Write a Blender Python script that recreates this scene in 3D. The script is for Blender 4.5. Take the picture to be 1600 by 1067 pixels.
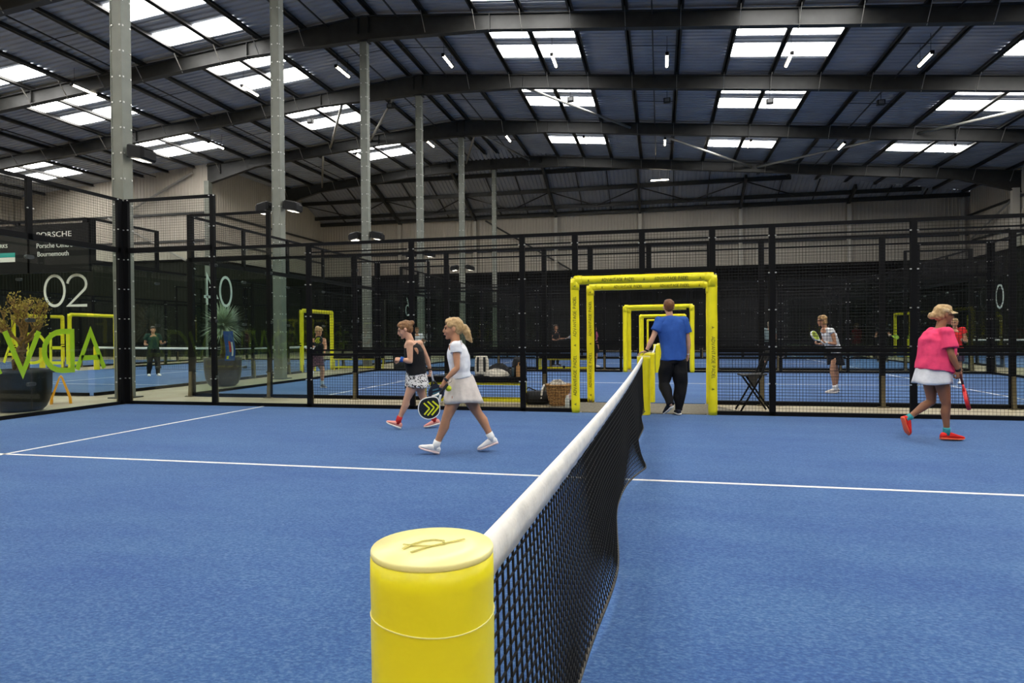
import bpy, bmesh, math, random
from mathutils import Vector, Matrix, Euler, noise as mnoise

# ------------------------------------------------------------------ scene, camera, light
for _o in list(bpy.data.objects):
    bpy.data.objects.remove(_o)
SC = bpy.context.scene
COL = SC.collection
PI = math.pi
YAW, PITCH, ROLL, FPX = 0.2215, -0.0110, 0.0074, 1029.0
CAM = Vector((0.2856, -0.9861, 1.3264))
cam_data = bpy.data.cameras.new('camera')
cam_data.sensor_fit = 'HORIZONTAL'
cam_data.sensor_width = 36.0
cam_data.lens = FPX / 1600.0 * 36.0
cam_data.clip_start = 0.02
cam_data.clip_end = 400
cam = bpy.data.objects.new('camera', cam_data)
COL.objects.link(cam)
cam.matrix_world = (Matrix.Translation(CAM) @ Matrix.Rotation(YAW, 4, 'Z')
                    @ Matrix.Rotation(PI / 2 + PITCH, 4, 'X') @ Matrix.Rotation(-ROLL, 4, 'Z'))
SC.camera = cam

world = bpy.data.worlds.new('overcast_sky')
SC.world = world
world.use_nodes = True
_bg = world.node_tree.nodes['Background']
_bg.inputs[0].default_value = (0.80, 0.88, 1.0, 1)
_bg.inputs[1].default_value = 1.0

SC.view_settings.view_transform = 'Standard'
SC.view_settings.look = 'None'
SC.view_settings.gamma = 1.0
SC.view_settings.use_curve_mapping = False
SC.view_settings.exposure = 0.0
SC.cycles.max_bounces = 8
SC.cycles.diffuse_bounces = 4
SC.cycles.glossy_bounces = 3
SC.cycles.transparent_max_bounces = 24
SC.cycles.sample_clamp_indirect = 6.0
SC.cycles.caustics_reflective = False
SC.cycles.caustics_refractive = False
SKY_E = 16.5        # daylight through a roof light pane
LED_E = 22.0        # hanging batten tube
FLOOD_W = 90.0      # column floodlight

# ------------------------------------------------------------------ materials
MATS = {}
def mat(name, col, rough=0.6, metal=0.0, spec=0.4, noise=None, bump=None, emit=None, var=None):
    """noise=(scale, amount) value variation; var=(scale,(r,g,b)) blotches of a second colour; bump=(scale, strength)"""
    if name in MATS:
        return MATS[name]
    m = bpy.data.materials.new(name)
    m.use_nodes = True
    nt = m.node_tree
    b = nt.nodes['Principled BSDF']
    b.inputs['Base Color'].default_value = (*col, 1)
    b.inputs['Roughness'].default_value = rough
    b.inputs['Metallic'].default_value = metal
    b.inputs['Specular IOR Level'].default_value = spec
    tc = nt.nodes.new('ShaderNodeTexCoord')
    if noise or var:
        n = nt.nodes.new('ShaderNodeTexNoise')
        n.inputs['Scale'].default_value = (noise or var)[0]
        n.inputs['Detail'].default_value = 5
        nt.links.new(tc.outputs['Object'], n.inputs['Vector'])
        r = nt.nodes.new('ShaderNodeValToRGB')
        r.color_ramp.elements[0].position = 0.32
        r.color_ramp.elements[1].position = 0.68
        if noise:
            a = noise[1]
            r.color_ramp.elements[0].color = (*[c * (1 - a) for c in col], 1)
            r.color_ramp.elements[1].color = (*[min(1, c * (1 + a)) for c in col], 1)
        else:
            r.color_ramp.elements[0].color = (*col, 1)
            r.color_ramp.elements[1].color = (*var[1], 1)
        nt.links.new(n.outputs['Fac'], r.inputs[0])
        nt.links.new(r.outputs[0], b.inputs['Base Color'])
    if bump:
        n2 = nt.nodes.new('ShaderNodeTexNoise')
        n2.inputs['Scale'].default_value = bump[0]
        n2.inputs['Detail'].default_value = 4
        nt.links.new(tc.outputs['Object'], n2.inputs['Vector'])
        bp = nt.nodes.new('ShaderNodeBump')
        bp.inputs['Strength'].default_value = bump[1]
        bp.inputs['Distance'].default_value = 0.02
        nt.links.new(n2.outputs['Fac'], bp.inputs['Height'])
        nt.links.new(bp.outputs[0], b.inputs['Normal'])
    if emit:
        b.inputs['Emission Color'].default_value = (*emit[0], 1)
        b.inputs['Emission Strength'].default_value = emit[1]
    MATS[name] = m
    return m

def turf_material():
    m = bpy.data.materials.new('blue_turf')
    m.use_nodes = True
    nt = m.node_tree
    b = nt.nodes['Principled BSDF']
    b.inputs['Roughness'].default_value = 0.9
    b.inputs['Specular IOR Level'].default_value = 0.15
    b.inputs['Sheen Weight'].default_value = 0.12
    tc = nt.nodes.new('ShaderNodeTexCoord')
    def noise(scale, detail, vecscale=(1, 1, 1)):
        mp = nt.nodes.new('ShaderNodeMapping')
        mp.inputs['Scale'].default_value = vecscale
        nt.links.new(tc.outputs['Object'], mp.inputs['Vector'])
        n = nt.nodes.new('ShaderNodeTexNoise')
        n.inputs['Scale'].default_value = scale
        n.inputs['Detail'].default_value = detail
        n.inputs['Roughness'].default_value = 0.65
        nt.links.new(mp.outputs[0], n.inputs['Vector'])
        return n
    fine = noise(48, 8, (1, 1.5, 1))
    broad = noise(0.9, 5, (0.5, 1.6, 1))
    ramp = nt.nodes.new('ShaderNodeValToRGB')
    e = ramp.color_ramp.elements
    e[0].position, e[0].color = 0.30, (0.012, 0.054, 0.185, 1)
    e[1].position, e[1].color = 0.74, (0.110, 0.195, 0.36, 1)
    mid = e.new(0.50); mid.color = (0.032, 0.100, 0.262, 1)
    nt.links.new(fine.outputs['Fac'], ramp.inputs[0])
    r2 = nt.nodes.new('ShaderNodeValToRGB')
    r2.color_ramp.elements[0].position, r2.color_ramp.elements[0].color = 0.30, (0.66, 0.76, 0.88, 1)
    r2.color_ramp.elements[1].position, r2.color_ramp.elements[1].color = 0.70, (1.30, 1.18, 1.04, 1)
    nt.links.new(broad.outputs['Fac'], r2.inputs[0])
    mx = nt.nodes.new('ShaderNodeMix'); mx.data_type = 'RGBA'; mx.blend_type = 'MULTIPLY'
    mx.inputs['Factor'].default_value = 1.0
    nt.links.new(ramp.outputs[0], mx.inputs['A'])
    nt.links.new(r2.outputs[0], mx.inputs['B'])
    nt.links.new(mx.outputs['Result'], b.inputs['Base Color'])
    bp = nt.nodes.new('ShaderNodeBump')
    bp.inputs['Strength'].default_value = 0.55
    bp.inputs['Distance'].default_value = 0.01
    nt.links.new(fine.outputs['Fac'], bp.inputs['Height'])
    nt.links.new(bp.outputs[0], b.inputs['Normal'])
    return m

def glass_material():
    m = bpy.data.materials.new('clear_glass')
    m.use_nodes = True
    nt = m.node_tree
    nt.nodes.clear()
    out = nt.nodes.new('ShaderNodeOutputMaterial')
    tr = nt.nodes.new('ShaderNodeBsdfTransparent')
    tr.inputs[0].default_value = (0.93, 0.965, 0.945, 1)
    gl = nt.nodes.new('ShaderNodeBsdfGlossy')
    gl.inputs['Roughness'].default_value = 0.01
    lw = nt.nodes.new('ShaderNodeLayerWeight')
    lw.inputs['Blend'].default_value = 0.5
    pw = nt.nodes.new('ShaderNodeMath'); pw.operation = 'POWER'; pw.inputs[1].default_value = 5.0
    nt.links.new(lw.outputs['Facing'], pw.inputs[0])
    fr = nt.nodes.new('ShaderNodeMath'); fr.operation = 'MULTIPLY_ADD'; fr.inputs[1].default_value = 0.93; fr.inputs[2].default_value = 0.035
    nt.links.new(pw.outputs[0], fr.inputs[0])
    mx = nt.nodes.new('ShaderNodeMixShader')
    nt.links.new(fr.outputs[0], mx.inputs[0])
    nt.links.new(tr.outputs[0], mx.inputs[1])
    nt.links.new(gl.outputs[0], mx.inputs[2])
    nt.links.new(mx.outputs[0], out.inputs[0])
    return m

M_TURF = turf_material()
M_GLASS = glass_material()
M_LINE = mat('white_line', (0.72, 0.70, 0.66), 0.9, noise=(40, 0.12))
M_FLOOR = mat('concrete_floor', (0.29, 0.235, 0.14), 0.5, spec=0.4, var=(1.1, (0.41, 0.345, 0.225)))
M_BLACK = mat('black_powder_coat', (0.005, 0.005, 0.0055), 0.55, spec=0.10)
M_WIRE = mat('black_mesh_wire', (0.006, 0.006, 0.006), 0.5, spec=0.15)
M_STEEL = mat('dark_painted_steel', (0.034, 0.034, 0.032), 0.5, noise=(3, 0.18))
M_PURLIN = mat('purlin_steel', (0.035, 0.034, 0.032), 0.35, metal=0.3)
M_GALV = mat('pale_painted_column', (0.19, 0.20, 0.17), 0.5, noise=(2.5, 0.10))
M_BOLT = mat('zinc_bolt', (0.65, 0.65, 0.62), 0.35, metal=0.7)
M_BRACE = mat('brace_tube', (0.30, 0.29, 0.26), 0.45, metal=0.2)
M_DECK = mat('roof_deck', (0.32, 0.335, 0.37), 0.55, noise=(0.6, 0.12))
M_PALE = mat('pale_wall_cladding', (0.46, 0.415, 0.345), 0.6, noise=(0.5, 0.08))
M_DARKWALL = mat('black_wall_cladding', (0.0045, 0.0045, 0.004), 0.6, spec=0.05)
M_DARKRIB = mat('olive_black_cladding', (0.016, 0.017, 0.013), 0.55, spec=0.12)
M_PALECOL = mat('pale_wall_column', (0.50, 0.47, 0.40), 0.55)
M_PANE = mat('roof_light_pane', (0.8, 0.8, 0.8), 0.5, emit=((1.0, 0.985, 0.95), SKY_E))
M_TUBE = mat('lit_tube', (0.9, 0.9, 0.85), 0.4, emit=((1.0, 0.90, 0.70), LED_E))
M_YEL = mat('yellow_pvc_pad', (0.88, 0.77, 0.010), 0.38, spec=0.45, noise=(5, 0.06), bump=(7, 0.35))
M_YELTOP_LIT = mat('yellow_pad_cap_toplit', (0.93, 0.85, 0.36), 0.30, spec=0.5, bump=(9, 0.10))  # paler than the pad yellow: overhead light is put into the cap colour
M_YELSTEEL = mat('yellow_frame_paint', (0.78, 0.72, 0.015), 0.4)
M_LIME = mat('lime_vinyl', (0.42, 0.62, 0.015), 0.5)
M_LIME2 = mat('yellow_vinyl', (0.62, 0.70, 0.02), 0.5)
M_WHITEV = mat('white_vinyl', (0.78, 0.80, 0.74), 0.5)
M_INK = mat('pad_print', (0.17, 0.16, 0.015), 0.6)
M_TAPE = mat('white_net_tape', (0.82, 0.79, 0.73), 0.55, noise=(9, 0.05), bump=(14, 0.5))
M_NET = mat('black_net_cord', (0.010, 0.010, 0.010), 0.75, spec=0.15)
M_HEM = mat('net_hem_cord', (0.05, 0.045, 0.035), 0.7, noise=(60, 0.8))
M_MAT = mat('grey_rubber_mat', (0.16, 0.145, 0.11), 0.95, noise=(30, 0.25), bump=(120, 0.4))
M_STUB = mat('galvanised_stub', (0.16, 0.13, 0.07), 0.4, metal=0.4, noise=(5, 0.2))

# ------------------------------------------------------------------ mesh builder
class MB:
    def __init__(self):
        self.v, self.f, self.mi = [], [], []
        self.m = 0
    def add(self, verts, faces):
        n = len(self.v)
        self.v.extend([tuple(p) for p in verts])
        self.f.extend([tuple(i + n for i in f) for f in faces])
        self.mi.extend([self.m] * len(faces))
        return self
    def box(self, lo, hi, mtx=None):
        x0, y0, z0 = lo; x1, y1, z1 = hi
        vs = [(x0,y0,z0),(x1,y0,z0),(x1,y1,z0),(x0,y1,z0),(x0,y0,z1),(x1,y0,z1),(x1,y1,z1),(x0,y1,z1)]
        if mtx is not None:
            vs = [mtx @ Vector(p) for p in vs]
        return self.add(vs, [(0,3,2,1),(4,5,6,7),(0,1,5,4),(1,2,6,5),(2,3,7,6),(3,0,4,7)])
    def bar(self, a, b, w, h=None, up=(0, 0, 1)):
        """rectangular bar from a to b, w across, h along up"""
        a, b = Vector(a), Vector(b)
        h = w if h is None else h
        d = (b - a).normalized()
        u = Vector(up)
        s = d.cross(u)
        if s.length < 1e-5:
            s = d.cross(Vector((1, 0, 0)))
        s.normalize(); u = s.cross(d).normalized()
        s *= w / 2; u *= h / 2
        vs = [a-s-u, a+s-u, a+s+u, a-s+u, b-s-u, b+s-u, b+s+u, b-s+u]
        return self.add(vs, [(0,1,2,3),(7,6,5,4),(0,4,5,1),(1,5,6,2),(2,6,7,3),(3,7,4,0)])
    def wire(self, a, b, r):
        """four sided open prism"""
        a, b = Vector(a), Vector(b)
        d = (b - a).normalized()
        s = d.cross(Vector((0.3, 0.2, 1)) if abs(d.z) < 0.9 else Vector((1, 0.2, 0))).normalized()
        u = s.cross(d)
        o = [s * r, u * r, -s * r, -u * r]
        return self.add([a + k for k in o] + [b + k for k in o],
                        [(i, (i + 1) % 4, 4 + (i + 1) % 4, 4 + i) for i in range(4)])
    def tube(self, pts, rad, n=8, caps=True, flat=None):
        """swept round tube; rad a number, list of numbers or list of (rx, ry)"""
        pts = [Vector(p) for p in pts]
        m = len(pts)
        if not isinstance(rad, (list, tuple)):
            rad = [rad] * m
        base = len(self.v)
        ref = None
        for i, p in enumerate(pts):
            d = (pts[min(i + 1, m - 1)] - pts[max(i - 1, 0)]).normalized()
            if ref is None:
                ref = Vector(flat) if flat is not None else (Vector((0, 0, 1)) if abs(d.z) < 0.8 else Vector((1, 0, 0)))
            s = (ref - d * ref.dot(d))
            if s.length < 1e-4:
                s = d.orthogonal()
            s.normalize()
            ref = s
            u = d.cross(s)
            r = rad[i]
            rx, ry = r if isinstance(r, (tuple, list)) else (r, r)
            for k in range(n):
                t = 2 * PI * k / n
                self.v.append(tuple(p + s * (rx * math.cos(t)) + u * (ry * math.sin(t))))
        fs = []
        for i in range(m - 1):
            for k in range(n):
                a = base + i * n + k; b = base + i * n + (k + 1) % n
                fs.append((a, b, b + n, a + n))
        if caps:
            fs.append(tuple(base + k for k in range(n))[::-1])
            fs.append(tuple(base + (m - 1) * n + k for k in range(n)))
        self.f.extend(fs); self.mi.extend([self.m] * len(fs))
        return self
    def loft(self, rings, caps=True, closed=True):
        base = len(self.v); n = len(rings[0])
        for r in rings:
            self.v.extend([tuple(p) for p in r])
        fs = []
        for i in range(len(rings) - 1):
            for k in range(n if closed else n - 1):
                a = base + i * n + k; b = base + i * n + (k + 1) % n
                fs.append((a, b, b + n, a + n))
        if caps:
            fs.append(tuple(base + k for k in range(n))[::-1])
            fs.append(tuple(base + (len(rings) - 1) * n + k for k in range(n)))
        self.f.extend(fs); self.mi.extend([self.m] * len(fs))
        return self
    def lathe(self, prof, n=24, centre=(0, 0, 0), caps=True):
        c = Vector(centre)
        return self.loft([[c + Vector((r * math.cos(2*PI*k/n), r * math.sin(2*PI*k/n), z)) for k in range(n)] for r, z in prof], caps)
    def ball(self, c, r, n=12, m=8, mtx=None):
        c = Vector(c)
        rx, ry, rz = r if isinstance(r, (tuple, list)) else (r, r, r)
        rings = []
        for i in range(1, m):
            t = PI * i / m
            ring = []
            for k in range(n):
                a = 2 * PI * k / n
                p = Vector((rx*math.sin(t)*math.cos(a), ry*math.sin(t)*math.sin(a), -rz*math.cos(t)))
                ring.append(c + (mtx @ p if mtx is not None else p))
            rings.append(ring)
        return self.loft(rings)
    def prism(self, poly, a, b, axis='z'):
        """extrude a 2-D polygon (ccw) between a and b along an axis"""
        n = len(poly)
        def P(q, t):
            return {'z': (q[0], q[1], t), 'y': (q[0], t, q[1]), 'x': (t, q[0], q[1])}[axis]
        vs = [P(q, a) for q in poly] + [P(q, b) for q in poly]
        fs = [tuple(range(n))[::-1], tuple(range(n, 2 * n))] + [(i, (i+1) % n, n + (i+1) % n, n + i) for i in range(n)]
        return self.add(vs, fs)
    def mesh(self, name, mats, smooth=False):
        me = bpy.data.meshes.new(name)
        me.from_pydata(self.v, [], self.f)
        if not isinstance(mats, (list, tuple)):
            mats = [mats]
        for m in mats:
            me.materials.append(m)
        if len(mats) > 1:
            me.polygons.foreach_set('material_index', self.mi)
        if smooth:
            me.polygons.foreach_set('use_smooth', [True] * len(me.polygons))
        me.update()
        return me
    def build(self, name, mats, parent=None, smooth=False, fix=False):
        me = self.mesh(name, mats, smooth)
        if fix:
            bm = bmesh.new(); bm.from_mesh(me)
            bmesh.ops.recalc_face_normals(bm, faces=bm.faces)
            bm.to_mesh(me); bm.free()
        return link(name, me, parent)

def link(name, data, parent=None, loc=None, rz=None):
    o = bpy.data.objects.new(name, data)
    COL.objects.link(o)
    if parent is not None:
        o.parent = parent
    if loc is not None:
        o.location = loc
    if rz is not None:
        o.rotation_euler = (0, 0, rz)
    return o
def empty(name, loc=(0, 0, 0), rz=0.0, label=None, cat=None, group=None):
    o = link(name, None, None, loc, rz)
    o.empty_display_size = 0.1
    return tag(o, label, cat, group)
def tag(o, label=None, cat=None, group=None, kind=None):
    if label: o['label'] = label
    if cat: o['category'] = cat
    if group: o['group'] = group
    if kind: o['kind'] = kind
    return o
def struct(o, label=None):
    o['kind'] = 'structure'
    if label: o['label'] = label
    return o
def copy_tree(o, parent=None):
    c = o.copy(); COL.objects.link(c); c.parent = parent
    for ch in list(o.children):
        copy_tree(ch, c)
    return c
# ------------------------------------------------------------------ the hall
RIDGE, SLOPE, ZR = -11.2, 0.0945, 14.2
XR, XL, XLN, YB, YN, YF = 21.5, -44.0, -28.4, 51.5, 36.6, -16.0
ZE, SH = 10.95, 0.40
FRAMES = [-13.5, -7.3, -1.1, 5.1, 11.2, 17.3, 23.5, 29.6, 36.6, 44.5]
def zroof(x): return ZR - SLOPE * abs(x - RIDGE)
def zhip(y): return ZE + SH * (YB - y)

# floor
mb = MB(); mb.box((XL - 0.3, YF - 0.3, -0.25), (XR + 0.3, YB + 0.3, 0.0))
struct(mb.build('floor', M_FLOOR), 'beige concrete hall floor')

# roof deck: profiled sheets with ribs running down the slope
def rib(t, pitch=0.30, depth=0.06):
    """ordered profile points of a trapezoid sheet"""
    return [(t, 0), (t + pitch*0.52, 0), (t + pitch*0.62, depth), (t + pitch*0.90, depth), (t + pitch, 0)]
deck = MB()
for side in (1, -1):
    t = YF
    prof = []
    while t < YB:
        prof += rib(t)[:-1]
        t += 0.30
    rows = []
    for (y, dz) in prof:
        far = XR if side == 1 else (XLN - 0.2 if y > YN else XL)
        near = RIDGE
        if y > 44.0:
            d = (ZR - zhip(y)) / SLOPE
            if d > 0: near = RIDGE + side * d
        if (near - far) * side >= 0:
            break
        rows.append([(near, y, zroof(near) + dz), (far, y, zroof(far) + dz)])
    base = len(deck.v)
    vs = [p for r in rows for p in r]
    fs = []
    for i in range(len(rows) - 1):
        a = 2 * i
        fs.append((a, a+1, a+3, a+2) if side == -1 else (a, a+2, a+3, a+1))
    deck.add(vs, fs)
rows = []
x = XLN - 0.2
while x < XR:
    for (xx, dz) in rib(x)[:-1]:
        y0 = YB - max(0.0, (zroof(xx) - ZE)) / SH
        rows.append([(xx, y0, zhip(y0) + dz), (xx, YB + 0.1, zhip(YB + 0.1) + dz)])
    x += 0.30
deck.add([p for r in rows for p in r], [(2*i, 2*i+1, 2*i+3, 2*i+2) for i in range(len(rows) - 1)])
ceiling = struct(deck.build('ceiling', M_DECK), 'dark blue-grey profiled roof deck')
# outer skin so that no daylight leaks past the deck
mb = MB()
for side in (1, -1):
    far = XR + 0.4 if side == 1 else XL - 0.4
    mb.add([(RIDGE, YF - .4, ZR + .3), (far, YF - .4, zroof(far) + .3), (far, YB + .5, zroof(far) + .3), (RIDGE, YB + .5, ZR + .3)], [(0, 1, 2, 3)])
mb.build('roof_outer_skin', M_DECK, ceiling)

# purlins, continuous along the hall
PUR = [-10.75, -8.6, -6.55, -4.75, -2.88, -0.9, 1.05, 3.05, 5.0, 6.95, 8.95, 10.9, 12.9, 14.9, 16.9, 18.9, 20.9]
PUR_ALL = sorted(PUR + [2 * RIDGE - x for x in PUR] + [2 * RIDGE - x for x in (23.0, 25.0, 27.0, 29.0, 31.0)])
for x in PUR_ALL:
    y1 = YN + 0.1 if x < XLN else min(YB, max(44.5, YB - (zroof(x) - ZE) / SH))
    z = zroof(x)
    mb = MB()
    mb.box((x - 0.035, YF, z - 0.17), (x + 0.035, y1, z - 0.005))
    mb.box((x - 0.11, YF, z - 0.17), (x + 0.11, y1, z - 0.15))
    mb.build('purlin', M_PURLIN, ceiling)
# sag rods across the purlins, mid bay, and thin tie lines along the middle of wide bays
for a, b in zip(FRAMES[3:-1], FRAMES[4:]):
    ym = (a + b) / 2 - 0.2
    for x0, x1 in ((-0.9, 1.05), (8.95, 10.9), (-10.75, -8.6), (-13.8, -11.65), (-23.45, -21.5), (-33.3, -31.3)):
        if ym > YN and x0 < XLN: continue
        mb = MB(); mb.wire((x0, ym, zroof(x0) - .2), (x1, ym, zroof(x1) - .2), 0.018); mb.build('sag_rod', M_PURLIN, ceiling)
    for x in (0.05, 9.9, -9.7, -12.75, -22.5, -32.3):
        if ym > YN and x < XLN: continue
        mb = MB(); mb.box((x - .025, a, zroof(x) - .30), (x + .025, b, zroof(x) - .25)); mb.build('cable_tray', M_PURLIN, ceiling)

# roof light panes
GROUPS = [(-6.55, -4.75, -2.88), (3.05, 5.0, 6.95), (12.9, 14.9, 16.9)]
GROUPS += [tuple(2 * RIDGE - v for v in g[::-1]) for g in GROUPS]
STRIPS = {-13.5: ((.5, 1.7), (2.8, 4.0)), -7.3: ((.5, 1.7), (2.8, 4.0)), -1.1: ((.5, 1.7), (2.8, 4.0)), 5.1: ((.5, 1.7), (2.8, 4.0)),
          11.2: ((.5, 1.7), (2.8, 4.0)), 17.3: ((2.0, 3.2), (4.4, 5.4)), 23.5: ((1.1, 2.35), (3.2, 4.35)), 29.6: ((1.1, 2.5), (3.35, 4.6)), 36.6: ((1.2, 2.65), (3.5, 4.75))}
for yf, strips in STRIPS.items():
    for (x0, xm, x1) in GROUPS:
        if yf > 36 and x0 < XLN: continue
        for s0, s1 in strips:
            for xa, xb in ((x0, xm), (xm, x1)):
                za, zb = zroof(xa) - .035, zroof(xb) - .035
                mb = MB()
                ya, yb = yf + s0, yf + s1
                mb.add([(xa, ya, za), (xb, ya, zb), (xb, yb, zb), (xa, yb, za), (xa, ya, za + .02), (xb, ya, zb + .02), (xb, yb, zb + .02), (xa, yb, za + .02)],
                       [(0,3,2,1),(4,5,6,7),(0,1,5,4),(1,2,6,5),(2,3,7,6),(3,0,4,7)])
                mb.build('roof_light_pane', M_PANE, ceiling)

# portal frames: I section rafters with apex haunches
def ibeam(mb, top, bot, y, fw=0.28, tf=0.03, tw=0.02):
    """top, bot: polylines of (x, z) of the same length"""
    for (x0, a0), (x1, a1), (_, b0), (_, b1) in zip(top[:-1], top[1:], bot[:-1], bot[1:]):
        mb.add([(x0, y-tw, b0), (x1, y-tw, b1), (x1, y-tw, a1), (x0, y-tw, a0), (x0, y+tw, b0), (x1, y+tw, b1), (x1, y+tw, a1), (x0, y+tw, a0)],
               [(0,1,2,3), (7,6,5,4)])
        for z0, z1 in ((a0 - tf, a1 - tf), (b0, b1)):
            h = fw / 2
            mb.add([(x0, y-h, z0), (x1, y-h, z1), (x1, y+h, z1), (x0, y+h, z0), (x0, y-h, z0+tf), (x1, y-h, z1+tf), (x1, y+h, z1+tf), (x0, y+h, z0+tf)],
                   [(0,3,2,1),(4,5,6,7),(0,1,5,4),(1,2,6,5),(2,3,7,6),(3,0,4,7)])
    return mb
BEAMS = []
for y in FRAMES:
    xl = XLN if y > YN - 0.1 else XL
    xs = [xl, xl + 3.6, RIDGE - 5.2, RIDGE, RIDGE + 5.2, XR - 3.6, XR]
    top = [(x, zroof(x) - 0.17) for x in xs]
    dep = [1.30, 0.62, 0.62, 0.96, 0.62, 0.62, 1.30]
    if y == YN or y == 44.5:
        dep[0] = 1.2
    bot = [(x, z - d) for (x, z), d in zip(top, dep)]
    mb = ibeam(MB(), top, bot, y)
    for x in (RIDGE - 5.2, RIDGE + 5.2, RIDGE - 0.22, RIDGE + 0.22, 5.0, 14.9, -27.4):
        if x < xl: continue
        z = zroof(x) - 0.19
        mb.box((x - .012, y - .13, z - .64), (x + .012, y + .13, z))
    b = struct(mb.build('roof_beam', M_STEEL), 'dark grey steel rafter of the roof frame')
    BEAMS.append(b)
    if y >= 11:
        for x in PUR_ALL:
            if x < xl or abs(x - RIDGE) < 1: continue
            z = zroof(x) - 0.22
            mb = MB()
            mb.bar((x, y - 0.55, z), (x, y - 0.05, z - 0.62), 0.05, 0.012, up=(1, 0, 0))
            mb.build('fly_brace', M_BRACE, b)
# diagonal wind bracing tubes under the roof
def rp(x, y, d=0.45): return (x, y, zroof(x) - d)
for a, b in (((-6.6, 29.7), (-1.3, 36.5)), ((-0.6, 36.7), (6.1, 44.4)), ((6.5, 44.4), (12.6, 36.7)), ((13.2, 36.5), (18.6, 29.7)), ((-15.2, 29.7), (-19.6, 36.5)),
             ((-20.2, 36.7), (-24.5, 44.4)), ((-13.2, 44.4), (-10.2, 36.7)), ((-17.0, 36.6), (-12.2, 36.6 - 6.9)), ((-8.6, 44.4), (-10.9, 36.7))):
    mb = MB(); mb.tube([rp(*a), rp(*b)], 0.07, 8); mb.build('wind_brace', M_BRACE, ceiling, smooth=True)

# hip end: rafters, purlins and ties
BCOL = [-21.1, -14.5, -7.8, -1.2, 6.2, 13.7, 21.0]
for x in BCOL[:-1]:
    y0 = YB - (zroof(x) - ZE) / SH + 0.15
    mb = MB(); mb.bar((x, y0, zhip(y0) - .28), (x, YB, zhip(YB) - .28), 0.16, 0.36); mb.build('hip_rafter', M_STEEL, ceiling)
for y in (46.0, 48.2, 50.3, 51.25):
    z = zhip(y)
    d = (ZR - z) / SLOPE
    xa, xb = max(XLN, RIDGE - d), min(XR, RIDGE + d)
    mb = MB(); mb.box((xa, y - .09, z - .30), (xb, y + .09, z - .02)); mb.build('hip_purlin', M_STEEL, ceiling)
for x0, x1 in zip([XLN] + BCOL[:-1], BCOL):
    for k in ((1, 2) if x0 < -5 else (1, 2)):
        x = x0 + (x1 - x0) * k / 3
        y0 = max(46.0, YB - (zroof(x) - ZE) / SH)
        mb = MB(); mb.bar((x, y0, zhip(y0) - .12), (x, YB, zhip(YB) - .12), 0.06, 0.1); mb.build('tie_rod', M_PURLIN, ceiling)
    xm = (x0 + x1) / 2
    for xe in (x0, x1):
        if zhip(48.2) > zroof(xe): continue
        mb = MB(); mb.bar((xe, 48.3, zhip(48.3) - .2), (xm, 50.3, zhip(50.3) - .2), 0.07, 0.07); mb.build('hip_brace', M_PURLIN, ceiling)

# walls: profiled pale cladding above a black lower band
def clad(mb, a, b, z0, z1fun, nrm, pitch=0.25, depth=0.035):
    a, b = Vector((*a, 0)), Vector((*b, 0)); n = Vector((*nrm, 0))
    L = (b - a).length; d = (b - a) / L
    t = 0.0; rows = []
    while t < L:
        for s, k in ((t, 0), (t + pitch*.60, 0), (t + pitch*.70, 1), (t + pitch*.90, 1)):
            p = a + d * min(s, L) + n * (depth * k)
            rows.append([(p.x, p.y, z0), (p.x, p.y, z1fun(p.x, p.y))])
        t += pitch
    mb.add([p for r in rows for p in r], [(2*i, 2*i+2, 2*i+3, 2*i+1) for i in range(len(rows) - 1)])
ZD = 6.35
def ztop(x, y): return min(zroof(x), zhip(y)) + 0.06 if y > 44 else zroof(x) + 0.06
WALLS = {'wall_back': ((XLN, YB), (XR, YB), (0, -1)), 'wall_left': ((XLN, YN), (XLN, YB), (1, 0)), 'wall_left_return': ((XL, YN), (XLN, YN), (0, -1)),
         'wall_right': ((XR, YB), (XR, YF), (-1, 0)), 'wall_front': ((XR, YF), (XL, YF), (0, 1)), 'wall_far_left': ((XL, YF), (XL, YN), (1, 0))}
WOBJ = {}
for nm, (a, b, n) in WALLS.items():
    mb = MB(); clad(mb, a, b, 0.0, ztop, n)
    WOBJ[nm] = struct(mb.build(nm, M_PALE), None)
    n3 = Vector((*n, 0)) * 0.07
    mb = MB(); clad(mb, (a[0] + n3.x, a[1] + n3.y), (b[0] + n3.x, b[1] + n3.y), 0.0, lambda x, y: ZD, n)
    mb.build('dark_cladding', M_DARKWALL if nm == 'wall_back' else M_DARKRIB, WOBJ[nm])
    q0, q1 = Vector((*a, ZD)) + n3 * 1.6, Vector((*b, ZD)) + n3 * 1.6
    mb = MB(); mb.bar(q0, q1, 0.12, 0.10); mb.build('cladding_rail', M_BLACK, WOBJ[nm])
    for z in ((8.1,) if nm == 'wall_back' else (7.6, 9.4)):
        q0, q1 = Vector((*a, z)) + n3 * 1.2, Vector((*b, z)) + n3 * 1.2
        mb = MB(); mb.bar(q0, q1, 0.07, 0.14); mb.build('girt', M_STEEL, WOBJ[nm])
for x in BCOL:
    mb = MB(); mb.box((x - .13, YB - .42, ZD + .05), (x + .13, YB - .16, ZE - .35)); mb.build('wall_post', M_PALECOL, WOBJ['wall_back'])
for y in (YN, 44.5):
    mb = MB(); mb.box((XLN - .02, y - .34, 0), (XLN + .32, y + .02, zroof(XLN) - 1.2)); mb.build('wall_post', M_GALV, WOBJ['wall_left'])
for y in FRAMES:
    mb = MB(); mb.box((XR - .50, y - .15, ZD + .05), (XR - .12, y + .15, zroof(XR) - 1.2)); mb.build('wall_post', M_PALECOL, WOBJ['wall_right'])
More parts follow.
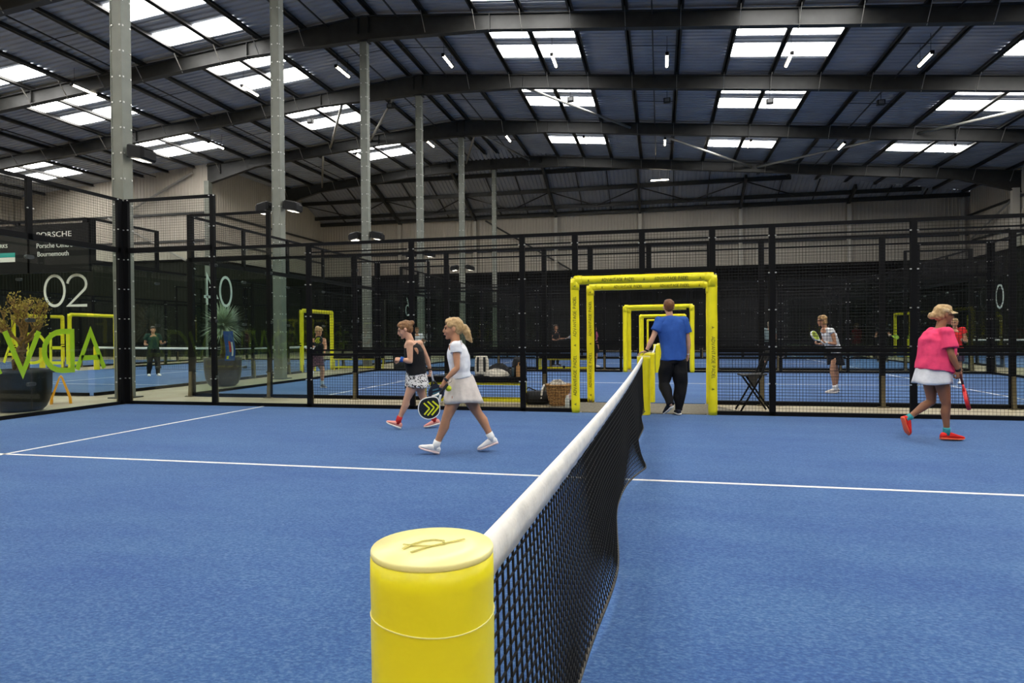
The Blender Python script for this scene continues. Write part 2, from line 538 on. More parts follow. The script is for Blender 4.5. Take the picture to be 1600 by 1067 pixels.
# braces in the walls
for a, b, w in (((-13.6, YB - .35, 10.6), (-6.6, YB - .35, 6.4), 'wall_back'), ((XLN - 7.5, YN - .25, 9.3), (XLN - 1.5, YN - .25, 6.3), 'wall_left_return'),
                ((XR - .35, 45.0, 9.2), (XR - .35, 51.0, 7.4), 'wall_right'), ((XLN - 0.9, YN - .25, 12.0), (XLN - 6.5, YN - .25, 9.4), 'wall_left_return')):
    mb = MB(); mb.tube([a, b], 0.07, 8); mb.build('wall_brace', M_BRACE if w != 'wall_back' else M_STEEL, WOBJ[w])

# ridge columns, each a bolted pale box column
COLY = [11.2, 17.3, 23.5, 29.6, 36.6, 44.5]
CLAB = ['pale steel column nearest the camera, behind the glass corner of the front court',
        'second nearest pale steel column, carrying two black floodlights low on its sides',
        'third steel column in the row, dark at its top under the nearest full roof beam',
        'fourth steel column in the row counting from the left, left of the two walking women',
        'fifth steel column in the row, dark with one pale edge',
        'sixth and farthest steel column of the row, in front of the hip end']
HC = 0.135
for y, lab in zip(COLY, CLAB):
    e = empty('steel_column', (RIDGE + (.07 if y < 12 else .03), y, 0), 0, lab, 'column', 'row of ridge columns')
    h = zroof(RIDGE) - 1.22
    mb = MB()
    mb.box((-HC, -HC, 0.02), (HC, HC, h)); mb.build('shaft', M_GALV, e)
    mb = MB(); mb.box((-.24, -.24, 0), (.24, .24, .025)); mb.build('base_plate', M_STEEL, e)
    mb = MB(); mb.box((-.22, -.18, h), (.22, .18, h + .03)); mb.build('cap_plate', M_STEEL, e)
    mb = MB()
    z = 0.35
    while z < h - .2:
        for sx in (-HC + .035, HC - .035):
            mb.box((sx - .016, -HC - .016, z - .016), (sx + .016, -HC, z + .016))
        for sy in (-HC + .035, HC - .035):
            mb.box((HC, sy - .016, z - .016), (HC + .016, sy + .016, z + .016))
        z += 0.55
    tag(mb.build('bolts', M_BOLT, e), kind='stuff')
    for sx in (-HC, HC):
        mb = MB(); mb.box((sx - .012, -HC - .012, 0.03), (sx + .012, -HC + .01, h)); mb.build('corner_strip', M_GALV, e)

# floodlights clamped to the columns
M_FLOODLENS = mat('floodlight_lens', (0.9, 0.9, 0.85), 0.3, emit=((1.0, 0.93, 0.78), 5.0))
M_HOUSE = mat('floodlight_housing', (0.008, 0.008, 0.009), 0.5, spec=.15)
M_VISOR = mat('floodlight_cap', (0.035, 0.035, 0.033), 0.5)
def floodlight(x, y, z, side, label):
    e = empty('floodlight', (x, y, z), 0, label, 'floodlight', 'floodlights on the columns')
    mb = MB()
    mb.loft([[(side*.10, -.16, -.10), (side*.10, .16, -.10), (side*.10, .16, .08), (side*.10, -.16, .08)],
             [(side*.16, -.21, -.16), (side*.16, .21, -.16), (side*.16, .21, .10), (side*.16, -.21, .10)],
             [(side*.48, -.21, -.22), (side*.48, .21, -.22), (side*.48, .21, .02), (side*.48, -.21, .02)],
             [(side*.55, -.17, -.19), (side*.55, .17, -.19), (side*.55, .17, -.03), (side*.55, -.17, -.03)]])
    mb.build('housing', M_HOUSE, e, fix=True)
    mb = MB(); mb.loft([[(side*.12, -.19, .09), (side*.12, .19, .09), (side*.50, .19, .025), (side*.50, -.19, .025)],
                        [(side*.15, -.15, .13), (side*.15, .15, .13), (side*.46, .15, .07), (side*.46, -.15, .07)]]); mb.build('cap', M_VISOR, e, fix=True)
    mb = MB(); mb.add([(side*.20, -.16, -.190), (side*.20, .16, -.190), (side*.45, .16, -.232), (side*.45, -.16, -.232)], [(0, 1, 2, 3)])
    mb.build('lens', M_FLOODLENS, e)
    mb = MB(); mb.bar((0, 0, 0), (side*.12, 0, 0), .05, .05); mb.bar((side*.01, 0, -.12), (side*.01, 0, .12), .10, .02, up=(1, 0, 0)); mb.build('bracket', M_VISOR, e)
ordn = ['nearest', 'second', 'third', 'fourth', 'fifth']
for i, y in enumerate(COLY[:5]):
    for side, w in ((1, 'right'), (-1, 'left')):
        if i == 0 and side == -1: continue
        floodlight(RIDGE + (.07 if y < 12 else .03) + side * (HC + .025), y, 5.35, side, 'black floodlight on the %s side of the %s steel column' % (w, ordn[i]))

# hanging batten lights
def batten(x, y, label, lit=True, rz=0.0, drop=0.78):
    z = zroof(x) - drop
    e = empty('batten_light', (x, y, z), rz, label, 'ceiling light', 'hanging batten lights')
    mb = MB(); mb.box((-.07, -.62, .02), (.07, .62, .07)); mb.build('body', M_VISOR, e)
    mb = MB(); mb.tube([(0, -.60, 0), (0, .60, 0)], .052, 8); mb.build('tube', M_TUBE, e, smooth=True)
    for s in (-1, 1):
        mb = MB(); mb.box((-.06, s * .64 - .04, -.05), (.06, s * .64 + .04, .07)); mb.build('end_cap', M_BLACK, e)
    for s in (-.5, .5):
        mb = MB(); mb.wire((0, s, .07), (0, s, drop - .02), .008); mb.build('hanger', M_BLACK, e)
rows = {26.4: 'nearer row', 38.0: 'farther row'}
names = {-8.65: 'just right of the ridge', -4.0: 'against the first roof lights right of the ridge', 0.6: 'mid way along the right roof slope', 5.2: 'against the second roof lights right of the ridge',
         9.95: 'right of the second roof lights', 15.2: 'against the rightmost roof lights', -13.6: 'just left of the ridge', -18.3: 'against the first roof lights left of the ridge',
         -24.3: 'mid way along the left roof slope', -31.0: 'far left under the roof'}
for y, rn in rows.items():
    for x, xn in names.items():
        if y > YN and x < XLN: continue
        yy = y if x not in (-24.3, -31.0) else (23.2 if y == 26.4 else 32.0 if y == 38.0 else y)
        batten(x, yy, 'batten light %s, %s' % (xn, rn))
batten(0.3, 45.8, 'batten light hanging crosswise in front of the hip end', rz=PI / 2, drop=1.2)
# unlit grey detector boxes in the bay between the two lit rows
for x, nm in ((-3.95, 'nearest the ridge on the right'), (0.65, 'second from the ridge on the right'), (5.25, 'third from the ridge on the right'), (9.9, 'fourth from the ridge on the right'), (-13.4, 'nearest the ridge on the left'), (-18.0, 'left of the ridge before the roof lights')):
    z = zroof(x) - .70
    e = empty('detector_box', (x, 31.3, z), 0, 'grey box hung between the lit rows, %s' % nm, 'detector', 'grey boxes under the roof')
    mb = MB(); mb.box((-.16, -.10, -.12), (.16, .10, .10)); mb.build('case', M_VISOR, e)
    mb = MB(); mb.box((-.11, -.115, -.08), (.11, -.10, .06)); mb.build('front_plate', mat('grey_plate', (.2, .2, .2), .5), e)
    mb = MB(); mb.wire((0, 0, .10), (0, 0, .45), .012); mb.build('hanger', M_BLACK, e)
# ------------------------------------------------------------------ stroke lettering
def arc(cx, cz, rx, rz, a0, a1, n=10):
    return [(cx + rx * math.cos(math.radians(a0 + (a1 - a0) * i / n)), cz + rz * math.sin(math.radians(a0 + (a1 - a0) * i / n))) for i in range(n + 1)]
GLYPH = {
    'A': (.84, [[(0, 0), (.42, 1), (.84, 0)], [(.13, .30), (.71, .30)]]),
    'D': (.78, [[(0, 0), (0, 1), (.28, 1)] + arc(.28, .5, .5, .5, 90, -90)[1:] + [(0, 0)]]),
    'V': (.84, [[(0, 1), (.42, 0), (.84, 1)]]),
    'N': (.72, [[(0, 0), (0, 1), (.72, 0), (.72, 1)]]),
    'T': (.66, [[(0, 1), (.66, 1)], [(.33, 1), (.33, 0)]]),
    'G': (.90, [arc(.5, .5, .5, .5, 45, 315, 14) + [(.90, .5), (.55, .5)]]),
    'E': (.50, [[(.5, 1), (0, 1), (0, 0), (.5, 0)], [(0, .52), (.46, .52)]]),
    'P': (.58, [[(0, 0), (0, 1), (.3, 1)] + arc(.3, .74, .26, .26, 90, -90, 8)[1:] + [(0, .48)]]),
    'L': (.45, [[(0, 1), (0, 0), (.45, 0)]]),
    '0': (.62, [arc(.31, .5, .31, .5, 0, 360, 24)]),
    '2': (.60, [arc(.29, .70, .29, .30, 175, -35, 12) + [(.02, 0), (.60, 0)]]),
    '4': (.66, [[(.50, 0), (.50, 1), (0, .27), (.66, .27)]]),
    '6': (.58, [[(.42, 1), (.03, .40)] + arc(.29, .29, .29, .29, 160, 520, 20)]),
    '^': (.62, [[(0, 0), (.31, .75), (.62, 0)], [(.17, .16), (.31, .36), (.45, .16)]]),
    ' ': (.42, []),
}
def strokes(s, h, w, gap=.20, sx=1.0):
    """list of (polyline in metres); returns polylines and the total width"""
    x = 0.0; out = []
    for c in s:
        adv, pl = GLYPH[c]
        for p in pl:
            out.append([((x + a * sx) * h, b * h) for a, b in p])
        x += adv * sx + gap
    return out, (x - gap) * h
def text_mb(s, h, w, gap=.20, sx=1.0, th=.003, mb=None, fmap=None, depth=True):
    """lettering in the local xz plane facing -y"""
    mb = mb or MB()
    pls, W = strokes(s, h, w, gap, sx)
    f = fmap or (lambda x, z, y: (x, y, z))
    for pl in pls:
        n = len(pl)
        L, R = [], []
        closed = (Vector(pl[0]) - Vector(pl[-1])).length < 1e-6
        for i in range(n):
            p = Vector(pl[i])
            if closed and i in (0, n - 1):
                a, b = Vector(pl[-2]), Vector(pl[1])
            else:
                a, b = Vector(pl[max(0, i - 1)]), Vector(pl[min(n - 1, i + 1)])
            d1 = (p - a).normalized() if (p - a).length > 1e-9 else (b - p).normalized()
            d2 = (b - p).normalized() if (b - p).length > 1e-9 else d1
            t = (d1 + d2)
            t = t.normalized() if t.length > 1e-6 else d1
            nrm = Vector((-t.y, t.x))
            k = min(2.2, 1.0 / max(.3, nrm.dot(Vector((-d1.y, d1.x)))))
            L.append(p + nrm * (w / 2 * k)); R.append(p - nrm * (w / 2 * k))
        vs = []
        for i in range(n):
            vs += [f(L[i].x, L[i].y, -th), f(R[i].x, R[i].y, -th), f(L[i].x, L[i].y, 0), f(R[i].x, R[i].y, 0)]
        fs = []
        for i in range(n - 1):
            a = 4 * i; b = a + 4
            fs += [(a, a+1, b+1, b), (a+2, b+2, b+3, a+3), (a, b, b+2, a+2), (a+1, a+3, b+3, b+1)]
        fs += [(0, 2, 3, 1), (4*n-4, 4*n-3, 4*n-1, 4*n-2)]
        mb.add(vs, fs)
    return mb

# ------------------------------------------------------------------ fences
_wire_cache = {}
def wire_mesh(w, h, step=0.05, r=0.0021):
    k = (round(w, 3), round(h, 3), step)
    if k not in _wire_cache:
        mb = MB()
        n = int(round(w / step)); m = int(round(h / step))
        for i in range(n + 1):
            x = w * i / n
            mb.wire((x, 0, 0), (x, 0, h), r)
        for j in range(m + 1):
            z = h * j / m
            mb.wire((0, -.004, z), (w, -.004, z), r * 1.1)
        _wire_cache[k] = mb.mesh('mesh_panel', M_WIRE)
    return _wire_cache[k]
_box_cache = {}
def box_mesh(name, lo, hi, m):
    k = (name, tuple(round(v, 4) for v in lo + hi), m.name)
    if k not in _box_cache:
        _box_cache[k] = MB().box(lo, hi).mesh(name, m)
    return _box_cache[k]
def post_mesh(z0, z1, stub, hw=.045):
    k = ('post', z0, z1, stub, hw)
    if k not in _box_cache:
        mb = MB()
        mb.box((-hw, -.03, z0), (hw, .03, z1))
        mb.m = 1
        z = max(z0, 0) + .52
        while z < z1:
            for s in (-1, 1):
                mb.box((s * (hw + .005) - .012, -.045, z - .008), (s * (hw + .005) + .012, -.03, z + .010))
            z += .58
        if stub:
            mb.m = 2
            mb.add([(-.03, .03, 0), (.03, .03, 0), (.03, .09, 0), (-.03, .09, 0), (-.03, .03, .55), (.03, .03, .55), (.03, .055, .55), (-.03, .055, .55)],
                   [(0,3,2,1),(4,5,6,7),(0,1,5,4),(1,2,6,5),(2,3,7,6),(3,0,4,7)])
            mb.box((-.09, -.04, 0), (.09, .12, .015))
        _box_cache[k] = mb.mesh('post', [M_BLACK, M_BOLT, M_STUB])
    return _box_cache[k]
def clamp_mesh():
    if 'clamp' not in _box_cache:
        mb = MB()
        prof = [(.045 + .032 * math.cos(t), .032 * math.sin(t)) for t in [math.radians(a) for a in range(-90, 91, 30)]] + \
               [(-.045 + .032 * math.cos(t), .032 * math.sin(t)) for t in [math.radians(a) for a in range(90, 271, 30)]]
        mb.prism(prof, -.022, -.008, 'y')
        mb.prism(prof, .008, .022, 'y')
        for s in (-.045, .045):
            mb.box((s - .010, -.028, -.010), (s + .010, -.022, .010))
        _box_cache['clamp'] = mb.mesh('clamp', mat('clamp_steel', (.10, .11, .11), .3, metal=.8))
    return _box_cache['clamp']

def fence(label, loc, rz, segs, stub=1, frameless=False):
    """segs: list of (u0, u1, kind); kinds: G4 glass 3 m + mesh to 4 m, G3 glass 3 m, M3 mesh 3 m, GATE opening with mesh above"""
    e = empty('court_fence', loc, rz, label, 'fence', 'court fences')
    us = {}
    for u0, u1, k in segs:
        h = 4.0 if k == 'G4' else 3.0
        for u in (u0, u1):
            us[u] = max(us.get(u, 0), h)
    for u, h in us.items():
        touch = [k for u0, u1, k in segs if u in (u0, u1)]
        inner = (frameless and all(k[0] == 'G' and k != 'GATE' for k in touch)) or all(k == 'G4' for u0, u1, k in segs) and u not in (segs[0][0], segs[-1][1])
        link('post', post_mesh(2.97 if inner else 0.0, h + .02, 0 if inner else stub, .06 if h > 3.5 and u in (segs[0][0], segs[-1][1]) else .045), e, (u, 0, 0))
    for u0, u1, k in segs:
        w = u1 - u0
        top = 4.0 if k == 'G4' else 3.0
        link('top_rail', box_mesh('top_rail', (0, -.025, -.03), (w, .025, .025), M_BLACK), e, (u0, 0, top))
        if k == 'GATE':
            um = (u0 + u1) / 2
            link('post', post_mesh(2.28, 3.02, 0), e, (um, 0, 0))
            link('mid_rail', box_mesh('mid_rail', (0, -.025, -.03), (w, .025, .025), M_BLACK), e, (u0, 0, 2.34))
            tag(link('mesh_panel', wire_mesh(w, .60), e, (u0, 0, 2.38)), kind='stuff')
            link('mid_rail', box_mesh('thin_rail', (0, -.012, -.012), (w, .012, .012), M_BLACK), e, (u0, 0, 2.85))
            continue
        link('kerb', box_mesh('kerb', (0, -.03, 0), (w, .03, .075), M_BLACK), e, (u0, 0, 0))
        if k == 'M3':
            link('mid_rail', box_mesh('mid_rail', (0, -.022, -.022), (w, .022, .022), M_BLACK), e, (u0, 0, 0.98))
            link('mid_rail', box_mesh('slim_rail', (0, -.016, -.016), (w, .016, .016), M_BLACK), e, (u0, 0, 1.06))
            link('mid_rail', box_mesh('thin_rail', (0, -.012, -.012), (w, .012, .012), M_BLACK), e, (u0, 0, 2.85))
            tag(link('mesh_panel', wire_mesh(w, .90), e, (u0, 0, .08)), kind='stuff')
            tag(link('mesh_panel', wire_mesh(w, 1.80), e, (u0, 0, 1.06)), kind='stuff')
            tag(link('mesh_panel', wire_mesh(w, .15), e, (u0, 0, 2.85)), kind='stuff')
        else:
            link('glass_pane', box_mesh('glass_pane', (.012, -.006, .075), (w - .012, .006, 2.97), M_GLASS), e, (u0, 0, 0))
            if k == 'G4':
                link('mid_rail', box_mesh('deep_rail', (0, -.03, -.05), (w, .03, .05), M_BLACK), e, (u0, 0, 3.02))
                tag(link('mesh_panel', wire_mesh(w, .90), e, (u0, 0, 3.08)), kind='stuff')
            for z in (.55, 1.62, 2.68):
                if u0 > min(a for a, _, _ in segs) + .01:
                    link('clamp', clamp_mesh(), e, (u0, 0, z))
    return e
GATE_SIDE = [(-9.94, -8, 'G4'), (-8, -6, 'G3'), (-6, -4, 'M3'), (-4, -2, 'M3'), (-2, -1.1, 'M3'), (-1.1, 1.1, 'GATE'), (1.1, 2, 'M3'), (2, 4, 'M3'), (4, 6, 'M3'), (6, 8, 'G3'), (8, 9.94, 'G4')]
END = [(-4.89, -3, 'G4'), (-3, -1, 'G4'), (-1, 1, 'G4'), (1, 3, 'G4'), (3, 4.89, 'G4')]

def turf(cx, cy, longx, label, cut=0.0):
    lx, ly = (10, 5) if longx else (5, 10)
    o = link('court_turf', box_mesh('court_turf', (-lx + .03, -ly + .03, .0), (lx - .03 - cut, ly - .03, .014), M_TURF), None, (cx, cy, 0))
    tag(o, label, 'court floor', 'blue court carpets')
    def ln(x0, x1, y0, y1):
        if not longx: x0, x1, y0, y1 = y0, y1, x0, x1
        mb = MB(); mb.box((x0, y0, .0135), (x1, y1, .0165)); mb.build('line', M_LINE, o)
    for s in (-1, 1):
        ln(s * 6.95 - .025, s * 6.95 + .025, -4.97, 4.97 - cut)
    ln(-7.15, 7.15, -.025, .025)
    return o

# ------------------------------------------------------------------ yellow padding
def pad_tube(mb, a, b, r, seed, n=14, seg=26):
    a, b = Vector(a), Vector(b); rnd = random.Random(seed)
    pts, rad = [], []
    ph = rnd.random() * 6
    for i in range(seg + 1):
        t = i / seg
        k = r * (1 + .025 * math.sin(9 * t + ph) + .018 * math.sin(23 * t + 2 * ph) + .02 * (rnd.random() - .5))
        if i in (0, seg): k *= .93
        pts.append(a.lerp(b, t)); rad.append(k)
    mb.tube(pts, rad, n)
def gate_frame(x, y, rz, label, seed, lettering=True):
    e = empty('padded_gate_frame', (x, y, 0), rz, label, 'gate frame', 'yellow padded gate frames')
    r, X, Z = .072, 1.10, 2.215
    for s in (-1, 1):
        mb = MB(); pad_tube(mb, (s * X, 0, .01), (s * X * 1.005, 0, Z + .03), r, seed + s)
        u = mb.build('upright_pad', M_YEL, e, smooth=True)
        if lettering:
            tb = MB(); h = .048
            base = .14
            rr = r * 1.045
            for rep in range(3):
                z0 = base + rep * .98 - (.30 if s > 0 else .0)
                for str_, off in (('^', 0.0), ('ADVANTAGE PADEL', .16)):
                    def fm(tx, tz, ty, z0=z0, off=off, s=s):
                        v = tz - h / 2                               # across the pad
                        along = tx + off
                        if s < 0: xx, zz = s * X - v, z0 + along     # reads upwards
                        else: xx, zz = s * X * 1.005 + v, Z + .03 - (z0 + along - .0)
                        dy = math.sqrt(max(1e-6, rr * rr - v * v))
                        return (xx, -dy + ty, zz)
                    if z0 < 0: continue
                    if z0 + off + (1.0 if len(str_) > 2 else .05) * .82 > 2.2: continue
                    text_mb(str_, h, .0075, .24, fmap=fm, mb=tb)
            tag(tb.build('lettering', M_INK, u, fix=True), kind='stuff')
    mb = MB(); pad_tube(mb, (-X - .02, 0, Z), (X + .02, 0, Z + .012), r * .98, seed + 7)
    t = mb.build('top_pad', M_YEL, e, smooth=True)
    if lettering:
        tb = MB(); h = .048; rr = r * 1.03
        for str_, off in (('^', .22), ('ADVANTAGE PADEL', .45), ('^', 1.12), ('ADVANTAGE PADEL', 1.30), ('^', 2.0)):
            def fm(tx, tz, ty, off=off):
                v = tz - h / 2 - .012
                return (-X + tx + off, -math.sqrt(max(1e-6, rr * rr - v * v)) + ty, Z + .006 + v)
            text_mb(str_, h, .0072, .18, sx=.82, fmap=fm, mb=tb)
        tag(tb.build('lettering', M_INK, t, fix=True), kind='stuff')
    for s in (-1, 1):                                # sewn corner sleeves
        mb = MB()
        mb.tube([(s * X, 0, Z - .16), (s * X, 0, Z - .03), (s * (X - .02), 0, Z + .005), (s * (X - .12), 0, Z + .006)], [r * 1.03, r * 1.08, r * 1.10, r * 1.03], 14)
        mb.build('corner_sleeve', M_YEL, e, smooth=True)
    return e

# ------------------------------------------------------------------ nets
def net_post(x, y, label, r=.11, h=.95, marks=True):
    e = empty('padded_net_post', (x, y, 0), 0, label, 'net post', 'yellow padded net posts')
    mb = MB()
    n = 40; rings = []
    prof = [(.985, 0.005), (1.0, .02), (.995, .25), (1.006, .45), (.998, .62), (1.0, .74), (1.004, h - .13), (.996, h - .10), (1.006, h - .05), (1.0, h - .012)]
    for k, z in prof:
        rings.append([(r * k * math.cos(2*PI*i/n) * (1 + .006 * math.sin(5*2*PI*i/n + z * 9)), r * k * math.sin(2*PI*i/n), z) for i in range(n)])
    mb.loft(rings); mb.build('pad', M_YEL, e, smooth=True)
    mb = MB(); mb.lathe([(r * .6, h - .012), (r * .99, h - .012), (r * 1.003, h - .008), (r * 1.002, h - .003), (r * .985, h), (r * .5, h + .001), (.001, h + .0015)], 48)
    c = mb.build('cap', M_YELTOP_LIT, e, smooth=True)
    if marks:
        mb = MB(); mb.tube([(r * 1.004 * math.cos(t), r * 1.004 * math.sin(t), h - .115 + .004 * math.sin(2 * t)) for t in [2*PI*i/48 for i in range(49)]], .0014, 6, caps=False)
        mb.build('seam', mat('pale_seam', (.80, .74, .25), .5), e)
        tb = MB(); z = h + .0035
        M_CAPINK = mat('cap_print', (.55, .48, .12), .6)
        ang = .55
        def P2(a, b): return (a * math.cos(ang) - b * math.sin(ang), a * math.sin(ang) + b * math.cos(ang), z)
        for pl in ([(-.055, -.012), (-.03, .010), (-.012, .020), (.008, .020), (.022, .008), (.018, -.012)], [(-.045, -.035), (-.012, -.016), (.030, -.004), (.060, .004)], [(-.050, .012), (-.028, -.004), (-.005, -.014)]):
            for p, q in zip(pl[:-1], pl[1:]):
                tb.bar(P2(*p), P2(*q), .0042, .001)
        tb.build('emblem', M_CAPINK, c)
    return e

def court_net(cx, cy, along_y, label, fine=False, y0=-4.9, y1=4.9):
    """net across a court; local x across the net, local y along it"""
    e = empty('court_net', (cx, cy, 0), 0 if along_y else -PI / 2, label, 'net', 'court nets')
    step = .046 if fine else .10
    N = int((y1 - y0) / step); M = int(.84 / (step if not fine else .033))
    def ztop(y): return .865 + .05 * (2 * (y - (y0 + y1) / 2) / (y1 - y0)) ** 2
    def X(y, t):          # t 0 at tape, 1 at the hem
        w = .035 * math.sin(1.3 * y + .6) * t ** 1.2 + .012 * math.sin(3.7 * y) * t
        b = .05 * math.sin(PI * min(1, t * .9)) * (0.6 + .4 * math.sin(.7 * y + 1.0))
        hem = t ** 5 * (.05 + .055 * math.sin(2.4 * y + .8)) if fine else 0
        tuck = -.035 * (1 - (y - y0) / (y1 - y0)) if fine else 0
        return (w * (1 - math.exp(-(y - y0) / .5)) + b * .8 * (1 - math.exp(-(y - y0) / .5)) + hem + tuck) if fine else .3 * (w + b)
    def Zp(y, t):
        zb = .04 + (.05 * max(0, math.sin(2.4 * y + 2.0)) if fine else .0)
        return ztop(y) * (1 - t) + zb * t
    r = .0029 if fine else .0032
    mb = MB()
    K = 10 if fine else 3
    for i in range(N + 1):
        y = y0 + (y1 - y0) * i / N
        pts = [(X(y, k / K), y, Zp(y, k / K)) for k in range(K + 1)]
        for a, b in zip(pts[:-1], pts[1:]):
            mb.wire(a, b, r)
    st = 2 if fine else 5
    for j in range(1, M + 1):
        t = j / M
        ys = [y0 + (y1 - y0) * i / N for i in range(0, N + 1, st)]
        pts = [(X(y, t), y, Zp(y, t)) for y in ys]
        for a, b in zip(pts[:-1], pts[1:]):
            mb.wire(a, b, r)
    tag(mb.build('netting', M_NET, e), kind='stuff')
    mb = MB()
    ys = [y0 + (y1 - y0) * i / 150 for i in range(151)]
    mb.tube([(X(y, 1), y, Zp(y, 1)) for y in ys], .008 if fine else .006, 6)
    mb.build('hem_cord', M_HEM, e, smooth=True)
    # folded white tape
    rings = []
    rnd = random.Random(4)
    for i in range(201 if fine else 41):
        y = y0 - .02 + (y1 - y0 + .04) * i / (200 if fine else 40)
        zt = ztop(y) + .038
        wob = (.004 * math.sin(31 * y) + .006 * (rnd.random() - .5)) if fine else 0
        lo = zt - .082 + wob
        hw = .017 + (.0025 * math.sin(17 * y) if fine else 0)
        x0 = -.035 * (1 - (y - y0) / (y1 - y0)) if fine else 0
        rings.append([(x0 - .008, y, zt - .004), (x0, y, zt), (x0 + .008, y, zt - .004), (x0 + hw, y, zt - .022), (x0 + hw * .95, y, zt - .05), (x0 + .011 + wob, y, lo),
                      (x0 - .011 + wob, y, lo + .002), (x0 - hw * .95, y, zt - .05), (x0 - hw, y, zt - .022)])
    mb = MB(); mb.loft(rings); mb.build('white_tape', M_TAPE, e, smooth=True, fix=True)
    return e

# ------------------------------------------------------------------ the courts
CX = 0.0
YC = [5.0, 16.7, 28.4, 40.1]
XC = [0.0, 0.08, 0.28, 0.45]
place = ['front', 'second', 'third', 'fourth']
for i, cy in enumerate(YC):
    xo = XC[i]
    turf(xo, cy, True, ['blue carpet of the nearest court with white lines', 'blue carpet of the second court, behind the black fence',
                       'blue carpet of the third court, seen through the yellow gates', 'blue carpet of the farthest court, seen small through the yellow gates'][i])
    fence('black mesh and glass fence along the far side of the %s court' % place[i], (xo, cy + 5, 0), 0, GATE_SIDE)
    if i > 0:
        fence('black mesh and glass fence along the near side of the %s court' % place[i], (xo, cy - 5, 0), PI, GATE_SIDE)
    else:
        fence('black mesh fence along the near side of the front court, at the left picture edge', (0, cy - 5, 0), PI, [(1.1, 2, 'M3'), (2, 4, 'M3'), (4, 6, 'M3')])
    fence('glass end wall with mesh top at the left end of the %s court' % place[i], (xo - 10, cy, 0), PI / 2, END)
    fence('glass end wall with mesh top at the right end of the %s court' % place[i], (xo + 10, cy, 0), -PI / 2, END)
gl = ['yellow padded gate frame at the left edge, nearest of all', 'largest whole yellow padded gate frame, in the far fence of the front court', 'yellow padded gate frame just inside the largest one',
      'outer frame of the second pair of yellow gates, by the man in blue', 'inner frame of the second pair of yellow gates', 'outer frame of the third pair of yellow gates, by the man\'s head',
      'inner frame of the third pair of yellow gates, by the man\'s head', 'smallest yellow gate frame, farthest away along the nets']
gy = [0.0] + [v for cy in YC for v in (cy + 5, cy + 5 + 1.7)][:7]
for i, (y, l) in enumerate(zip(gy, gl)):
    gate_frame([0, 0, .08, .22, .28, .40, .45, .55][i], y - .02 if i else .048, 0, l, 10 * i, lettering=i < 3)
net_post(-.111, .12, 'big yellow padded net post in the foreground', r=.108, h=.953)
net_post(.02, 9.86, 'yellow padded net post under the hand of the man in blue', r=.105, h=.96, marks=False)
net_post(.08, 11.86, 'yellow padded net post behind the man\'s left hand, near end of the second net', r=.105, h=.96, marks=False)
net_post(.16, 21.5, 'yellow padded net post at the far end of the second net', r=.105, h=.96, marks=False)
net_post(.28, 23.6, 'yellow padded net post at the near end of the third net', r=.105, h=.96, marks=False)
court_net(0.0, 5.0, True, 'black net with white tape running from the foreground post', fine=True, y0=-4.86, y1=4.82)
court_net(0.12, 16.7, True, 'black net with white tape of the second court, behind the man in blue', y0=-4.78, y1=4.75)
court_net(0.30, 28.4, True, 'black net with white tape of the third court, far beyond the man')

# rotated courts beside the corridor on the left, and the ones on the right
turf(-17.2, 21.4, False, 'blue carpet of the left court, across the beige corridor')
turf(-29.9, 21.4, False, 'blue carpet of the court at the far left edge')
fence('mesh and glass side fence of the left court along the corridor, with a yellow gate', (-12.2, 21.4, 0), -PI / 2, GATE_SIDE, frameless=True)
fence('far side fence of the left court, with a yellow gate', (-22.2, 21.4, 0), PI / 2, GATE_SIDE, frameless=True)
fence('side fence of the court at the far left edge, with a yellow gate', (-24.9, 21.4, 0), -PI / 2, GATE_SIDE)
fence('glass end wall of the left court facing the camera, with white number', (-17.2, 11.4, 0), PI, END, frameless=True)
fence('glass end wall at the back of the left court', (-17.2, 31.4, 0), 0, END)
gate_frame(-12.2, 21.4, -PI / 2, 'yellow gate frame standing side-on behind the woman in black and plaid', 90, False)
gate_frame(-22.2, 21.4, -PI / 2, 'yellow gate frame seen through glass behind the lime letters, nearer the corner post', 91, False)
gate_frame(-24.9, 21.4, -PI / 2, 'yellow gate frame behind the potted tree at the left edge', 92, False)
net_post(-22.05, 21.4, 'yellow net post behind the lime letters, nearer the corner post', marks=False)
net_post(-24.75, 21.4, 'yellow net post behind the potted tree', marks=False)
net_post(-12.4, 21.4, 'yellow net post in the gate behind the woman in black and plaid', marks=False)
court_net(-17.2, 21.4, False, 'net with white tape of the left court, seen through glass')
turf(17.3, 36.0, False, 'blue carpet of the far court beyond the right end walls', cut=1.05)
turf(17.3, 14.0, False, 'blue carpet of the court at the right edge', cut=1.05)
fence('side fence with yellow gate of the far right-hand court', (12.3, 36.0, 0), -PI / 2, GATE_SIDE)
fence('side fence of the court at the right edge', (12.3, 14.0, 0), -PI / 2, GATE_SIDE)
gate_frame(12.3, 36.0, -PI / 2, 'yellow gate frame standing side-on left of the woman in pink', 93, False)
net_post(12.5, 36.0, 'yellow net post in the gate left of the woman in pink', marks=False)
court_net(17.3, 36.0, False, 'net with white tape at the right edge, far away', y1=3.8)
gate_frame(12.3, 14.0, -PI / 2, 'yellow gate frame of the court at the right edge', 94, False)

